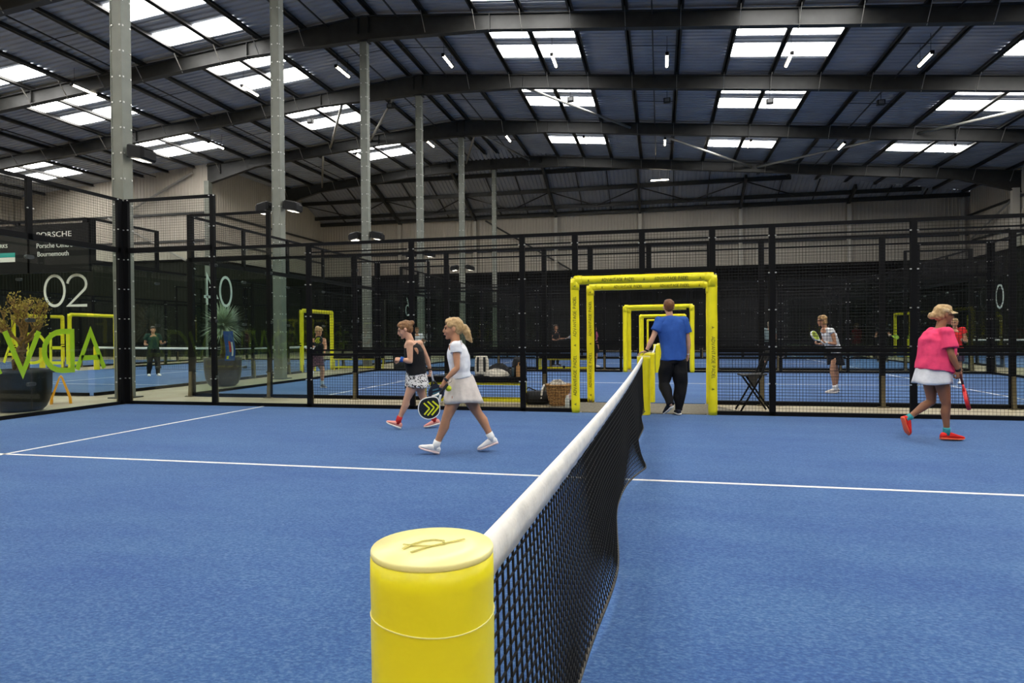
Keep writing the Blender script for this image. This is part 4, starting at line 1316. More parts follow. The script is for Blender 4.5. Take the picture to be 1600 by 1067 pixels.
def skirt(parent, name, material, wc, wr, bc, br, lat, pleats=11, amp=.012, seed=0, n=72, lift=0.0):
    """flared skirt between waist centre wc (radii wr) and hem centre bc (radii br)"""
    wc, bc = Vector(wc), Vector(bc); lat = Vector(lat).normalized(); fwd = Vector((0, 0, 1)).cross(lat).normalized()
    def ring(t, off):
        c = wc.lerp(bc, t)
        a = (wr[0] + (br[0] - wr[0]) * t ** .85, wr[1] + (br[1] - wr[1]) * t ** .85)
        pts = []
        for i in range(n):
            th = 2 * PI * i / n
            w = 1 + (amp / .2) * t ** 1.4 * (math.sin(pleats * th + seed) + .5 * math.sin(2.3 * pleats * th + 2 * seed))
            z = .010 * t * math.sin(3 * th + seed)
            pts.append(c + lat * ((a[0] - off) * w * math.cos(th)) + fwd * ((a[1] - off) * w * math.sin(th)) + Vector((0, 0, z)))
        return pts
    ts = [0, .12, .3, .5, .7, .86, 1.0]
    mb = MB(); mb.loft([ring(t, 0) for t in ts] + [ring(t, .006) for t in ts[::-1]], caps=False)
    o = mb.build(name, material, parent, smooth=True, fix=True)
    mb = MB(); mb.loft([ring(0, -.004), [p + Vector((0, 0, -.03)) for p in ring(0, -.006)], [p + Vector((0, 0, -.03)) for p in ring(0, .004)], ring(0, .004)], caps=False)
    mb.build('waistband', material, o, smooth=True, fix=True)
    return o

def racket(label, grip, axis, normal, m_face, m_rim, m_print=None, m_grip=None, k=1.0, style=0, name='padel_racket'):
    """grip: middle of the handle; axis: from handle to tip; normal: face normal"""
    e = empty(name, (0, 0, 0), 0, label, 'racket', 'padel rackets')
    a = Vector(axis).normalized(); nv = Vector(normal); nv = (nv - a * nv.dot(a)).normalized(); s = a.cross(nv)
    e.matrix_world = Matrix.Translation(Vector(grip)) @ Matrix((s, a, nv)).transposed().to_4x4()
    out = []
    for i in range(40):
        t = 2 * PI * i / 40
        r = .128
        x = r * math.cos(t); y = .245 + .140 * math.sin(t)
        if math.sin(t) < 0: x *= 1 - .42 * (-math.sin(t)) ** 1.6
        out.append((x * k, y * k))
    def ring(sc, z): 
        cy = .245 * k
        return [(x * sc, cy + (y - cy) * sc, z * k) for x, y in out]
    mb = MB(); mb.loft([ring(.93, -.017), ring(.93, .017)]); f = mb.build('face', m_face, e, fix=True)
    mb = MB(); mb.loft([ring(.92, -.019), ring(.985, -.019), ring(1.0, -.012), ring(1.0, .012), ring(.985, .019), ring(.92, .019)], caps=False); mb.build('rim', m_rim, e, smooth=False, fix=True)
    mb = MB()
    for ix in range(-4, 5):
        for iy in range(-4, 5):
            x, y = ix * .0235, .265 + iy * .0235
            if (ix * ix + iy * iy) > 17 or (x / .1) ** 2 + ((y - .25) / .115) ** 2 > .92: continue
            for z in (-.0178, .0178):
                mb.prism([((x + .0052 * math.cos(q)) * k, (y + .0052 * math.sin(q)) * k) for q in [2*PI*j/6 for j in range(6)]], (z - .0006) * k, (z + .0006) * k)
    tag(mb.build('drilled_holes', mat('racket_hole', (.004, .004, .004), .9), f), kind='stuff')
    if m_print:
        bars = [(((-.075, .175), (.02, .17)), .018), (((-.075, .175), (-.07, .30)), .018), (((-.04, .215), (.06, .205)), .016), (((-.04, .215), (-.035, .33)), .016), (((-.005, .255), (.085, .245)), .016), (((-.005, .255), (.0, .345)), .016)] if style == 0 else \
               [(((-.05, .20), (.05, .20)), .02), (((-.06, .25), (.06, .25)), .02), (((-.04, .30), (.04, .30)), .02)]
        for (p, q), w in bars:
            for z in (-.0190, .0190):
                mb = MB(); mb.bar((p[0] * k, p[1] * k, z * k), (q[0] * k, q[1] * k, z * k), w * k, .0012 * k); mb.build('print', m_print, f)
    for sx in (-1, 1):
        mb = MB()
        mb.tube([(sx * .010 * k, .055 * k, 0), (sx * .022 * k, .085 * k, 0), (sx * .052 * k, .135 * k, 0)], [(.012 * k, .014 * k), (.011 * k, .014 * k), (.012 * k, .016 * k)], 10)
        mb.build('throat', m_rim, e, smooth=True)
    mb = MB(); mb.tube([(0, -.085 * k, 0), (0, -.075 * k, 0), (0, .06 * k, 0)], [.017 * k, .0155 * k, .0145 * k], 12); mb.build('handle', m_grip or mat('racket_grip', (.7, .7, .68), .8, noise=(80, .15)), e, smooth=True)
    mb = MB(); mb.tube([(0, -.085 * k, 0), (.02 * k, -.13 * k, .01 * k), (.0, -.17 * k, .015 * k), (-.018 * k, -.13 * k, .01 * k), (0, -.088 * k, 0)], .0028 * k, 6); mb.build('wrist_strap', mat('racket_strap', (.02, .02, .02), .8), e)
    return e

def person(S):
    """S: dict of joints in metres in the figure's own frame (x image right, y away, z up) plus clothing"""
    k = S.get('k', 1.0)
    e = empty('person', S['loc'], YAW, S['label'], 'person')
    J = {a: Vector(b) for a, b in S['j'].items()}
    vox = S.get('vox', .0075)
    skin = S.get('skin', M_SKIN)
    lat = S.get('lat')
    lat = Vector(lat).normalized() if lat else (J['shL'] - J['shR']).normalized()
    tw = S.get('tw', (.165, .135, .165, .175))     # half widths hip, waist, chest, shoulder
    td = S.get('td', (.115, .095, .115, .085))     # half depths
    f, l, u = ortho(S['face'], S.get('hup', (0, 0, 1)))
    lr = S.get('lr', 1.0); ar = S.get('ar', 1.0)
    # ---- body, one surface
    mb = MB()
    mid = J['waist'].lerp(J['chest'], .5)
    tors = [J['hip'] - Vector((0, 0, .07)), J['hip'], J['waist'], mid, J['chest'], J['neck'] - Vector((0, 0, .045)), J['neck'] + Vector((0, 0, .0))]
    trad = [(tw[0] * .80, td[0] * .85), (tw[0], td[0]), (tw[1], td[1]), ((tw[1] + tw[2]) / 2, (td[1] + td[2]) / 2), (tw[2], td[2]), (tw[3] * .72, td[3] * .95), (.055 * k, .055 * k)]
    mb.tube(tors, trad, 24, flat=lat)
    mb.tube([J['neck'] - Vector((0, 0, .05)), J['neck'], J['head'] - u * .05 * k - f * .01], [.066 * k, .054 * k, .052 * k], 14)
    P, R = head_mb(mb, J['head'], f, S.get('hup', (0, 0, 1)), k)
    for sd in 'LR':
        sh, el, wr = J['sh' + sd], J['el' + sd], J['wr' + sd]
        mb.ball(sh, .056 * ar, 12, 8)
        mb.tube([J['neck'] - Vector((0, 0, .055)), sh], [.055 * k, .050 * ar], 12)
        limb(mb, [sh, sh.lerp(el, .35), el], [.050 * ar, .048 * ar, .036 * ar])
        limb(mb, [el, el.lerp(wr, .3), el.lerp(wr, .75), wr], [.036 * ar, .040 * ar, .029 * ar, .024 * ar])
        h = S['hand' + sd]
        hand(mb, wr, h[0], h[1], h[2], S.get('hk', .95) * k, h[3])
        hp, kn, an = J['hip' + sd], J['kn' + sd], J['an' + sd]
        back = (Vector(S.get('back', (-f.x, -f.y, 0)))).normalized()
        limb(mb, [hp, hp.lerp(kn, .3), hp.lerp(kn, .7), kn], [.088 * lr, .086 * lr, .066 * lr, .053 * lr], 14)
        limb(mb, [kn, kn.lerp(an, .30) + back * .014, kn.lerp(an, .65) + back * .006, an], [.052 * lr, .056 * lr, .042 * lr, .034 * lr], 14)
        foot = J['toe' + sd] - J['heel' + sd]
        mb.tube([an, an.lerp(J['heel' + sd] + foot * .35, .55)], [.034 * lr, .032], 10)
    body = remeshed('body', mb, skin, e, vox, 5)
    if S.get('facial', True):
        face_parts(e, P, k)
    # ---- clothes
    t = S['top']
    mb = MB()
    g = t.get('grow', .012)
    hem = t.get('hem', 0.0)          # drop below the hip joint (+) or above (-)
    lo = J['hip'] - Vector((0, 0, hem))
    hemk = t.get('hemk', 1.0)
    nd = t.get('neckdrop', .05)
    tp = [lo, J['waist'], mid, J['chest'], J['chest'].lerp(J['neck'], .50) - Vector((0, 0, nd * .5)), J['chest'].lerp(J['neck'], .82) - Vector((0, 0, nd * .8)), J['neck'] - Vector((0, 0, nd * .7))]
    tr = [((tw[0] + g) * hemk, (td[0] + g) * hemk), (tw[1] + g * 1.3, td[1] + g * 1.3), ((tw[1] + tw[2]) / 2 + g * 1.2, (td[1] + td[2]) / 2 + g * 1.2), (tw[2] + g, td[2] + g), (tw[3] * .92 + g * .3, td[2] * .68 + td[3] * .32 + g * .6), (.118 * k, td[3] * .85 + td[2] * .15), (.078 * k, .066 * k)]
    mb.tube(tp, tr, 28, flat=lat)
    sl = t.get('sleeve', 0)
    for sd in 'LR':
        sh, el = J['sh' + sd], J['el' + sd]
        if sl > 0:
            mb.ball(sh, .056 * ar + g, 14, 10)
            mb.tube([J['neck'] - Vector((0, 0, .06)), sh], [.054 * k + g * .6, .050 * ar + g], 14)
            mb.tube([sh, sh.lerp(el, sl * .5), sh.lerp(el, sl)], [.052 * ar + g, .053 * ar + g * 1.4, .050 * ar + g * t.get('cuff', 1.7)], 16)
        else:
            mb.tube([J['neck'] - Vector((0, 0, .055)), J['neck'].lerp(sh, .62) - Vector((0, 0, .03))], [.050 * k + g * .4, .046 * k + g * .5], 12)
    shirt = remeshed(t.get('name', 'shirt'), mb, t['m'], e, max(vox, .008), 4, t.get('folds', (.010, (9, 9, 5), 1)))
    if t.get('collar'):
        mb = MB(); c = J['neck'] - Vector((0, 0, .02))
        rr = .066 * k
        mb.tube([c + l * (rr * math.cos(q)) + f * (rr * math.sin(q)) + Vector((0, 0, -.018 * math.sin(q))) for q in [2*PI*i/20 for i in range(21)]], [(.016, .006)] * 21, 8, flat=(0, 0, 1)); mb.build('collar', t['collar'], shirt, smooth=True)
    b = S['bottom']
    if b['type'] == 'skirt':
        skirt(e, b.get('name', 'skirt'), b['m'], b['wc'], b['wr'], b['bc'], b['br'], lat, b.get('pleats', 9), b.get('amp', .012), b.get('seed', 0))
    if b['type'] in ('trousers', 'shorts'):
        g2 = b.get('grow', .022); frac = b.get('len', 1.0)
        mb = MB()
        mb.tube([J['waist'].lerp(J['hip'], .6), J['hip'], J['hip'] - Vector((0, 0, .09))], [(tw[1] * 1.0 + .004, td[1] + .004), (tw[0] + .008, td[0] + .008), (tw[0] * .9, td[0] * .95)], 24, flat=lat)
        for sd in 'LR':
            hp, kn, an = J['hip' + sd], J['kn' + sd], J['an' + sd]
            if b['type'] == 'shorts':
                q = hp.lerp(kn, frac)
                mb.tube([hp, hp.lerp(q, .5), q], [.095 * lr + g2 * .6, .092 * lr + g2, .082 * lr + g2 * 1.5], 18); mb.ball(hp, .094 * lr + g2 * .5, 12, 8)
            else:
                mb.tube([hp, hp.lerp(kn, .5), kn], [.098 * lr + g2 * .5, .085 * lr + g2, .064 * lr + g2], 18); mb.ball(hp, .095 * lr + g2 * .4, 12, 8)
                mb.tube([kn, kn.lerp(an, .5), an - (an - kn).normalized() * .03 * 0, an + (an - kn).normalized() * .02], [.064 * lr + g2, .058 * lr + g2, .046 * lr + g2 * b.get('cuff', .5), .050 * lr + g2 * b.get('cuff', .5)], 16); mb.ball(kn, .064 * lr + g2, 12, 8)
        remeshed(b.get('name', b['type']), mb, b['m'], e, max(vox, .009), 4, b.get('folds', (.016, (8, 8, 5), 2)))
    # ---- shoes and socks
    for sd in 'LR':
        hl, to, an, kn = J['heel' + sd], J['toe' + sd], J['an' + sd], J['kn' + sd]
        s = S['shoe']
        shoe(e, hl, to, an - hl.lerp(to, .25), s['m'], s['sole'], k=s.get('k', 1.0), m_lace=s.get('lace'))
        if S.get('sock'):
            mb = MB(); ax = (kn - an).normalized()
            mb.tube([hl.lerp(to, .22) + (an - hl.lerp(to, .22)) * .45, an, an + ax * S.get('sockh', .05)], [.041, .038 * lr + .004, .038 * lr + .005], 14)
            mb.build('sock', S['sock'], e, smooth=True)
    # ---- hair
    hr = S['hair']
    mb = MB()
    st = hr.get('style', 'short')
    mb.ball(P(-.026, 0, .044), (.092 * k, .084 * k, .088 * k), 20, 14, R)
    mb.ball(P(.012, 0, .078), (.078 * k, .074 * k, .052 * k), 16, 10, R)
    if st in ('pony', 'bun', 'bob'):
        mb.ball(P(-.052, 0, -.004), (.060 * k, .076 * k, .066 * k), 16, 10, R)
        for s in (-1, 1):
            mb.ball(P(.020, s * .066, .045), (.050 * k, .018 * k, .036 * k), 12, 8, R)
    if st == 'short':
        mb.ball(P(-.050, 0, -.010), (.052 * k, .070 * k, .060 * k), 16, 10, R)
    if st == 'pony':
        pts = [P(*q) for q in hr['tail']]
        mb.tube(pts, [v * k for v in hr['tr']], 12); mb.ball(pts[-1], hr['tr'][-1] * k, 10, 6)
    if st == 'bun':
        mb.ball(P(*hr['bun']), hr.get('br', .045) * k, 12, 8)
        mb.tube([P(-.06, 0, .05), P(*hr['bun'])], [.05 * k, .03 * k], 10)
    if st == 'bob':
        mb.ball(P(-.048, 0, -.050), (.058 * k, .082 * k, .060 * k), 16, 10, R)
        for s in (-1, 1):
            mb.ball(P(-.010, s * .070, -.040), (.042 * k, .020 * k, .060 * k), 12, 8, R)
    remeshed('hair', mb, hr['m'], e, max(vox, .008), 3, (.007, (45, 45, 30), 5))
    for fn in S.get('extra', []):
        fn(e, J, P, R, f, l, u)
    return e
def band(parent, a, b, t0, t1, r, m, name):
    a, b = Vector(a), Vector(b)
    mb = MB(); mb.tube([a.lerp(b, t0), a.lerp(b, (t0 + t1) / 2), a.lerp(b, t1)], [r * .97, r, r * .97], 14); return mb.build(name, m, parent, smooth=True)
# ------------------------------------------------------------------ people: the figures (joints in metres)

def wpt(loc, v):
    c, s = math.cos(YAW), math.sin(YAW)
    return (loc[0] + v[0] * c - v[1] * s, loc[1] + v[0] * s + v[1] * c, loc[2] + v[2])
def wdir(v):
    c, s = math.cos(YAW), math.sin(YAW)
    return (v[0] * c - v[1] * s, v[0] * s + v[1] * c, v[2])
M_BLONDE = hairmat('hair_blonde', (.56, .38, .18), (.33, .20, .08))
M_BROWN = hairmat('hair_brown', (.13, .060, .025), (.27, .135, .050))
M_AUBURN = hairmat('hair_auburn', (.22, .085, .035), (.13, .05, .02))
M_WSHOE = cloth('white_shoe', (.82, .80, .78)); M_WSOLE = mat('white_sole', (.80, .74, .72), .6)
M_DARKW = cloth('black_cloth', (.010, .010, .011))
M_BLKRIM = mat('racket_black', (.012, .014, .018), .35); M_WRIM = mat('racket_white_rim', (.75, .75, .72), .35)
M_ACID = mat('racket_acid_yellow', (.70, .72, .02), .4)
def watch(e, J, P, R, f, l, u):
    b = band(e, J['wrL'], J['elL'], -.02, .12, .029, mat('watch_strap', (.02, .02, .025), .5), 'watch')

WL = (-1.920, 6.010, 0.0145)
person(dict(loc=WL, label='blonde woman in white polo and cream skirt walking left with a black and yellow racket', k=1.0, skin=M_SKIN, face=(-1, -.06, -.05), lr=.98, ar=.86,
    tw=(.150, .122, .150, .165), td=(.112, .098, .112, .085), hk=.92,
    j=dict(head=(-0.036, 0.000, 1.375), neck=(-0.011, 0.000, 1.236), chest=(0.025, 0.000, 1.066), waist=(0.036, 0.000, 0.895), hip=(0.046, 0.000, 0.760),
        shL=(0.007, -0.165, 1.176), shR=(-0.007, 0.165, 1.176), elL=(0.021, -0.205, 0.952), wrL=(-0.107, -0.215, 0.824), elR=(0.050, 0.200, 0.959), wrR=(-0.057, 0.170, 0.803),
        hipL=(0.028, -0.075, 0.725), hipR=(0.057, 0.075, 0.725), knL=(-0.117, -0.085, 0.384), knR=(0.227, 0.075, 0.426), anL=(-0.224, -0.080, 0.107), anR=(0.369, 0.070, 0.167),
        heelL=(-0.195, -0.080, -0.004), toeL=(-0.426, -0.090, 0.067), heelR=(0.455, 0.070, 0.089), toeR=(0.224, 0.070, 0.004)),
    handL=((-.30, -.02, -1), (-.35, .9, 0), .75, 1), handR=((-.4, -.1, -1), (0, -1, 0), .5, -1),
    top=dict(name='polo_shirt', m=cloth('white_polo', (.78, .79, .82)), sleeve=.30, grow=.016, hem=-.07, hemk=1.0, neckdrop=.03, collar=cloth('white_collar', (.82, .82, .84)), folds=(.020, (10, 10, 6), 3)),
    bottom=dict(type='skirt', m=cloth('cream_skirt', (.68, .61, .55)), wc=(0.039, 0.000, 0.867), wr=(.140, .135), bc=(0.071, 0.000, 0.565), br=(.205, .222), pleats=6, amp=.014, seed=1),
    shoe=dict(m=M_WSHOE, sole=mat('pink_white_sole', (.80, .62, .60), .6), lace=M_WSHOE, k=1.06), sock=cloth('white_sock', (.80, .79, .77)), sockh=.045,
    hair=dict(style='pony', m=M_BLONDE, tail=[(-.085, 0, .018), (-.125, 0, .015), (-.150, 0, -.04), (-.165, 0, -.11), (-.195, 0, -.155)], tr=[.030, .040, .044, .036, .014]),
    extra=[watch]))
racket('black racket with white rim and yellow print held by the woman in white', wpt(WL, (-0.131, -0.235, 0.718)), wdir((-.60, -.10, -.78)), wdir((.18, -1, .10)),
       mat('racket_face_black', (.010, .016, .022), .35), M_WRIM, M_ACID, mat('racket_grip_dark', (.03, .03, .03), .8), k=.95)
mb = MB(); mb.ball((0, 0, 0), .033, 16, 10); o = mb.build('padel_ball', mat('ball_felt', (.55, .62, .04), .9, noise=(60, .15)), None, smooth=True); o.location = wpt(WL, (-0.075, -0.200, 0.732)); tag(o, 'yellow-green ball in the hand of the woman in white', 'ball')

BL = (-3.080, 7.710, 0.0145)
def m_pattern():
    m = mat('black_white_print', (.75, .72, .68), .85)
    nt = m.node_tree; b = nt.nodes['Principled BSDF']
    tc = nt.nodes.new('ShaderNodeTexCoord'); n = nt.nodes.new('ShaderNodeTexNoise'); n.inputs['Scale'].default_value = 26; n.inputs['Distortion'].default_value = 1.2
    r = nt.nodes.new('ShaderNodeValToRGB'); r.color_ramp.interpolation = 'CONSTANT'
    r.color_ramp.elements[0].color = (.012, .012, .012, 1); r.color_ramp.elements[1].position = .45; r.color_ramp.elements[1].color = (.75, .72, .68, 1)
    nt.links.new(tc.outputs['Object'], n.inputs['Vector']); nt.links.new(n.outputs['Fac'], r.inputs[0]); nt.links.new(r.outputs[0], b.inputs['Base Color'])
    return m
def wrist_blue(e, J, P, R, f, l, u):
    band(e, J['wrL'], J['elL'], -.04, .28, .037, cloth('blue_towelling', (.03, .11, .42)), 'wristband')
    band(e, J['wrR'], J['elR'], .0, .10, .030, M_DARKW, 'wristband')
    mb = MB(); c = J['chest'] + Vector((.040, -.128, .02)); mb.ball(c, (.040, .012, .062), 14, 8); mb.build('back_cutout', M_SKIN, e, smooth=True)
person(dict(loc=BL, label='woman in black sleeveless top and black and white print skirt walking left', k=1.0, skin=M_SKIN2, face=(-1, -.12, -.32), hup=(-.3, 0, 1), lr=.92, ar=.95,
    tw=(.155, .135, .155, .165), td=(.120, .115, .118, .085), hk=.92,
    j=dict(head=(-0.121, 0.000, 1.385), neck=(-0.054, 0.000, 1.237), chest=(0.000, 0.000, 1.058), waist=(0.018, 0.000, 0.878), hip=(0.036, 0.000, 0.708),
        shL=(-0.036, -0.165, 1.188), shR=(0.054, 0.165, 1.188), elL=(-0.022, -0.205, 0.950), wrL=(-0.152, -0.200, 0.982), elR=(0.152, 0.215, 0.977), wrR=(0.197, 0.210, 0.807),
        hipL=(0.018, -0.075, 0.672), hipR=(0.045, 0.075, 0.672), knL=(-0.094, -0.080, 0.426), knR=(0.108, 0.080, 0.426), anL=(-0.211, -0.070, 0.134), anR=(0.255, 0.070, 0.139),
        heelL=(-0.184, -0.070, 0.004), toeL=(-0.390, -0.080, 0.094), heelR=(0.354, 0.070, 0.049), toeR=(0.121, 0.070, -0.004)),
    handL=((-1, .1, .0), (.1, .6, -.6), .95, 1), handR=((.12, 0, -1), (-.5, -.6, 0), .85, -1),
    top=dict(name='tank_top', m=M_DARKW, sleeve=0, grow=.016, hem=-.05, neckdrop=.045, folds=(.010, (9, 9, 5), 2)),
    bottom=dict(type='skirt', m=m_pattern(), wc=(0.027, 0.000, 0.789), wr=(.150, .140), bc=(0.040, 0.000, 0.583), br=(.175, .165), pleats=5, amp=.016, seed=2),
    shoe=dict(m=cloth('pink_shoe', (.78, .33, .27)), sole=mat('shoe_sole_white', (.82, .78, .74), .6), lace=cloth('pink_lace', (.80, .40, .34)), k=1.0), sock=cloth('red_sock', (.55, .03, .03)), sockh=.05,
    hair=dict(style='bun', m=M_BROWN, bun=(-.118, 0, .062), br=.038),
    extra=[wrist_blue]))
racket('dark padel racket hanging from the hand of the woman in black top', wpt(BL, (0.229, 0.190, 0.708)), wdir((.22, .05, -1)), wdir((.45, -1, .05)),
       mat('racket_face_navy', (.010, .014, .030), .35), M_BLKRIM, mat('racket_teal_print', (.05, .16, .20), .4), k=.92, style=1)

ML = (0.480, 9.830, 0.0145)
def man_bits(e, J, P, R, f, l, u):
    band(e, J['wrL'], J['elL'], .0, .10, .034, M_DARKW, 'wristband')
    band(e, J['wrR'], J['elR'], .0, .08, .032, mat('watch_white', (.6, .6, .58), .5), 'watch')
person(dict(loc=ML, label='man in blue T-shirt and black trousers seen from behind, hand on the net post', k=1.02, skin=M_SKIN2, face=(.10, 1, -.02), lr=1.02, ar=1.12, facial=False,
    tw=(.178, .172, .205, .215), td=(.130, .120, .130, .095), hk=1.0,
    j=dict(head=(-0.058, 0.020, 1.721), neck=(-0.046, 0.000, 1.578), chest=(-0.010, 0.000, 1.358), waist=(0.000, 0.000, 1.123), hip=(0.005, 0.000, 0.919),
        shL=(-0.209, 0.000, 1.501), shR=(0.179, 0.000, 1.501), elL=(-0.322, -0.030, 1.246), wrL=(-0.427, -0.020, 1.026), elR=(0.250, 0.020, 1.185), wrR=(0.255, 0.060, 0.965),
        hipL=(-0.087, 0.000, 0.868), hipR=(0.097, 0.000, 0.868), knL=(-0.138, 0.050, 0.511), knR=(0.117, 0.000, 0.490), anL=(-0.077, -0.140, 0.204), anR=(0.087, 0.020, 0.102),
        heelL=(-0.041, -0.160, 0.143), toeL=(-0.123, 0.040, 0.010), heelR=(0.090, -0.040, 0.007), toeR=(0.112, 0.240, 0.007)),
    handL=((-.45, .35, -.12), (0, 0, -1), .22, -1), handR=((-.05, .1, -1), (-1, 0, 0), .55, 1),
    top=dict(name='t_shirt', m=cloth('royal_blue_shirt', (.030, .095, .36)), sleeve=.60, grow=.018, hem=.035, hemk=1.02, neckdrop=.0, collar=cloth('royal_blue_collar', (.028, .085, .32)), cuff=1.9, folds=(.028, (8, 8, 4.5), 4)),
    bottom=dict(type='trousers', name='trousers', m=cloth('black_trousers', (.008, .008, .009)), grow=.030, cuff=.35, folds=(.030, (7, 7, 6), 2)),
    shoe=dict(m=cloth('navy_shoe', (.012, .016, .03)), sole=mat('white_sneaker_sole', (.75, .74, .72), .6), k=1.1, lace=None), sock=None,
    hair=dict(style='short', m=M_AUBURN), extra=[man_bits]))

PL = (3.580, 7.890, 0.0145)
def pink_bits(e, J, P, R, f, l, u):
    m = cloth('beige_visor', (.62, .46, .26))
    mb = MB(); mb.tube([P(.09 * math.cos(q) - .01, .082 * math.sin(q), .055 - .012 * math.cos(q)) for q in [2*PI*i/28 for i in range(29)]], [(.020, .006)] * 29, 8, caps=False, flat=tuple(u)); v = mb.build('visor', m, e, smooth=True)
    rings = []
    for i in range(13):
        q = -1.25 + 2.5 * i / 12
        a = P(.075 * math.cos(q) + .005, .082 * math.sin(q), .050)
        b = P(.155 * math.cos(q) - .0, .095 * math.sin(q), .030 - .02 * (1 - math.cos(q)))
        t = u * .004
        rings.append([a + t, b + t, b - t, a - t])
    mb = MB(); mb.loft(rings); mb.build('peak', m, v, smooth=False, fix=True)
    band(e, J['wrR'], J['elR'], -.02, .10, .030, M_DARKW, 'wristband')
person(dict(loc=PL, label='woman in bright pink T-shirt, white skirt and red shoes walking right', k=1.0, skin=M_SKIN3, face=(1, -.10, -.04), lr=.92, ar=1.0,
    tw=(.185, .180, .190, .175), td=(.165, .172, .172, .085), hk=.95,
    j=dict(head=(0.039, 0.000, 1.504), neck=(0.000, 0.000, 1.357), chest=(-0.035, 0.000, 1.188), waist=(-0.054, 0.000, 1.003), hip=(-0.077, 0.000, 0.818),
        shR=(-0.042, -0.170, 1.280), shL=(0.000, 0.170, 1.280), elR=(-0.027, -0.235, 1.041), wrR=(0.066, -0.220, 0.848), elL=(0.046, 0.220, 1.018), wrL=(0.174, 0.120, 1.026),
        hipR=(-0.046, -0.080, 0.748), hipL=(-0.077, 0.080, 0.748), knR=(0.031, -0.060, 0.432), knL=(-0.058, 0.080, 0.455), anR=(0.042, -0.050, 0.131), anL=(-0.320, 0.090, 0.266),
        heelR=(-0.031, -0.050, 0.012), toeR=(0.247, -0.060, 0.008), heelL=(-0.420, 0.090, 0.266), toeL=(-0.347, 0.090, 0.039)),
    handR=((.15, -.05, -1), (.2, 1, 0), .8, -1), handL=((1, -.2, .15), (0, -.6, -.6), .9, -1),
    top=dict(name='t_shirt', m=cloth('hot_pink_shirt', (.80, .060, .155)), sleeve=.72, grow=.020, hem=-.02, hemk=1.12, neckdrop=.025, cuff=2.0, folds=(.020, (11, 11, 8), 6)),
    bottom=dict(type='skirt', m=cloth('white_skirt', (.74, .73, .74)), wc=(-0.073, 0.000, 0.902), wr=(.190, .185), bc=(-0.100, 0.000, 0.683), br=(.215, .210), pleats=5, amp=.012, seed=3),
    shoe=dict(m=cloth('red_shoe', (.72, .028, .022)), sole=mat('red_sole', (.80, .12, .05), .55), lace=cloth('red_lace', (.6, .03, .03)), k=1.06), sock=cloth('teal_sock', (.05, .32, .34)), sockh=.025,
    hair=dict(style='bun', m=M_BLONDE, bun=(-.132, 0, -.012), br=.046),
    extra=[pink_bits]))
racket('red and black striped padel racket held low by the woman in pink', wpt(PL, (0.096, -0.235, 0.733)), wdir((.22, -.05, -1)), wdir((1, -.75, .2)),
       mat('racket_face_red', (.55, .02, .02), .4), mat('racket_red_rim', (.62, .02, .02), .4), mat('racket_black_band', (.015, .015, .015), .4), mat('racket_grip_red', (.1, .02, .02), .8), k=.92, style=1)

RL = (3.920, 14.300, 0.0145)
def glasses(e, J, P, R, f, l, u):
    mb = MB(); mb.tube([P(-.01, -.08, .012), P(.085, -.066, .012), P(.102, 0, .012), P(.085, .066, .012), P(-.01, .08, .012)], .0055, 6); mb.build('glasses', M_BLACK, e)
    band(e, J['wrL'], J['elL'], .0, .22, .033, cloth('white_towelling', (.75, .75, .72)), 'wristband')
person(dict(loc=RL, label='woman in white top and black skirt leaning forward with a yellow-green racket', k=.95, skin=M_SKIN, face=(-1, -.05, -.08), lr=.95, ar=.9, vox=.009,
    tw=(.155, .135, .155, .165), td=(.125, .115, .120, .085), hk=1.0,
    j=dict(head=(-0.254, 0.000, 1.550), neck=(-0.199, 0.000, 1.406), chest=(-0.096, 0.000, 1.221), waist=(-0.027, 0.000, 1.015), hip=(0.021, 0.000, 0.823),
        shL=(-0.130, -0.165, 1.331), shR=(-0.151, 0.165, 1.331), elL=(-0.075, -0.210, 1.056), wrL=(-0.254, -0.150, 1.084), elR=(-0.123, 0.200, 1.056), wrR=(-0.295, 0.060, 1.049),
        hipL=(0.000, -0.080, 0.768), hipR=(0.027, 0.080, 0.768), knL=(-0.089, -0.090, 0.466), knR=(0.082, 0.090, 0.466), anL=(-0.041, -0.100, 0.123), anR=(0.089, 0.100, 0.130),
        heelL=(0.014, -0.100, 0.007), toeL=(-0.247, -0.120, 0.007), heelR=(0.158, 0.100, 0.007), toeR=(-0.110, 0.090, 0.007)),
    handL=((-1, .0, .15), (0, .5, .8), .8, 1), handR=((-1, -.2, .1), (0, -.4, .8), .6, -1),
    top=dict(name='top', m=cloth('white_sleeveless', (.74, .74, .74)), sleeve=.12, grow=.016, hem=-.03, hemk=1.05, neckdrop=.04, folds=(.016, (9, 9, 6), 1)),
    bottom=dict(type='skirt', m=cloth('black_skirt', (.010, .010, .012)), wc=(0.000, 0.000, 0.878), wr=(.145, .140), bc=(0.041, 0.000, 0.610), br=(.185, .165), pleats=5, amp=.010, seed=4),
    shoe=dict(m=cloth('pale_shoe', (.70, .62, .54)), sole=mat('pale_sole', (.75, .7, .65), .6), lace=None, k=1.1), sock=cloth('white_sock', (.80, .79, .77)), sockh=.05,
    hair=dict(style='bob', m=hairmat('hair_highlight', (.50, .30, .11), (.22, .12, .05))), extra=[glasses]))
racket('yellow-green padel racket held up by the woman leaning forward', wpt(RL, (-0.357, -0.190, 1.104)), wdir((-.72, -.20, .55)), wdir((.4, -.8, .5)),
       mat('racket_face_green', (.42, .52, .03), .4), M_WRIM, M_BLKRIM, k=.86, style=1)

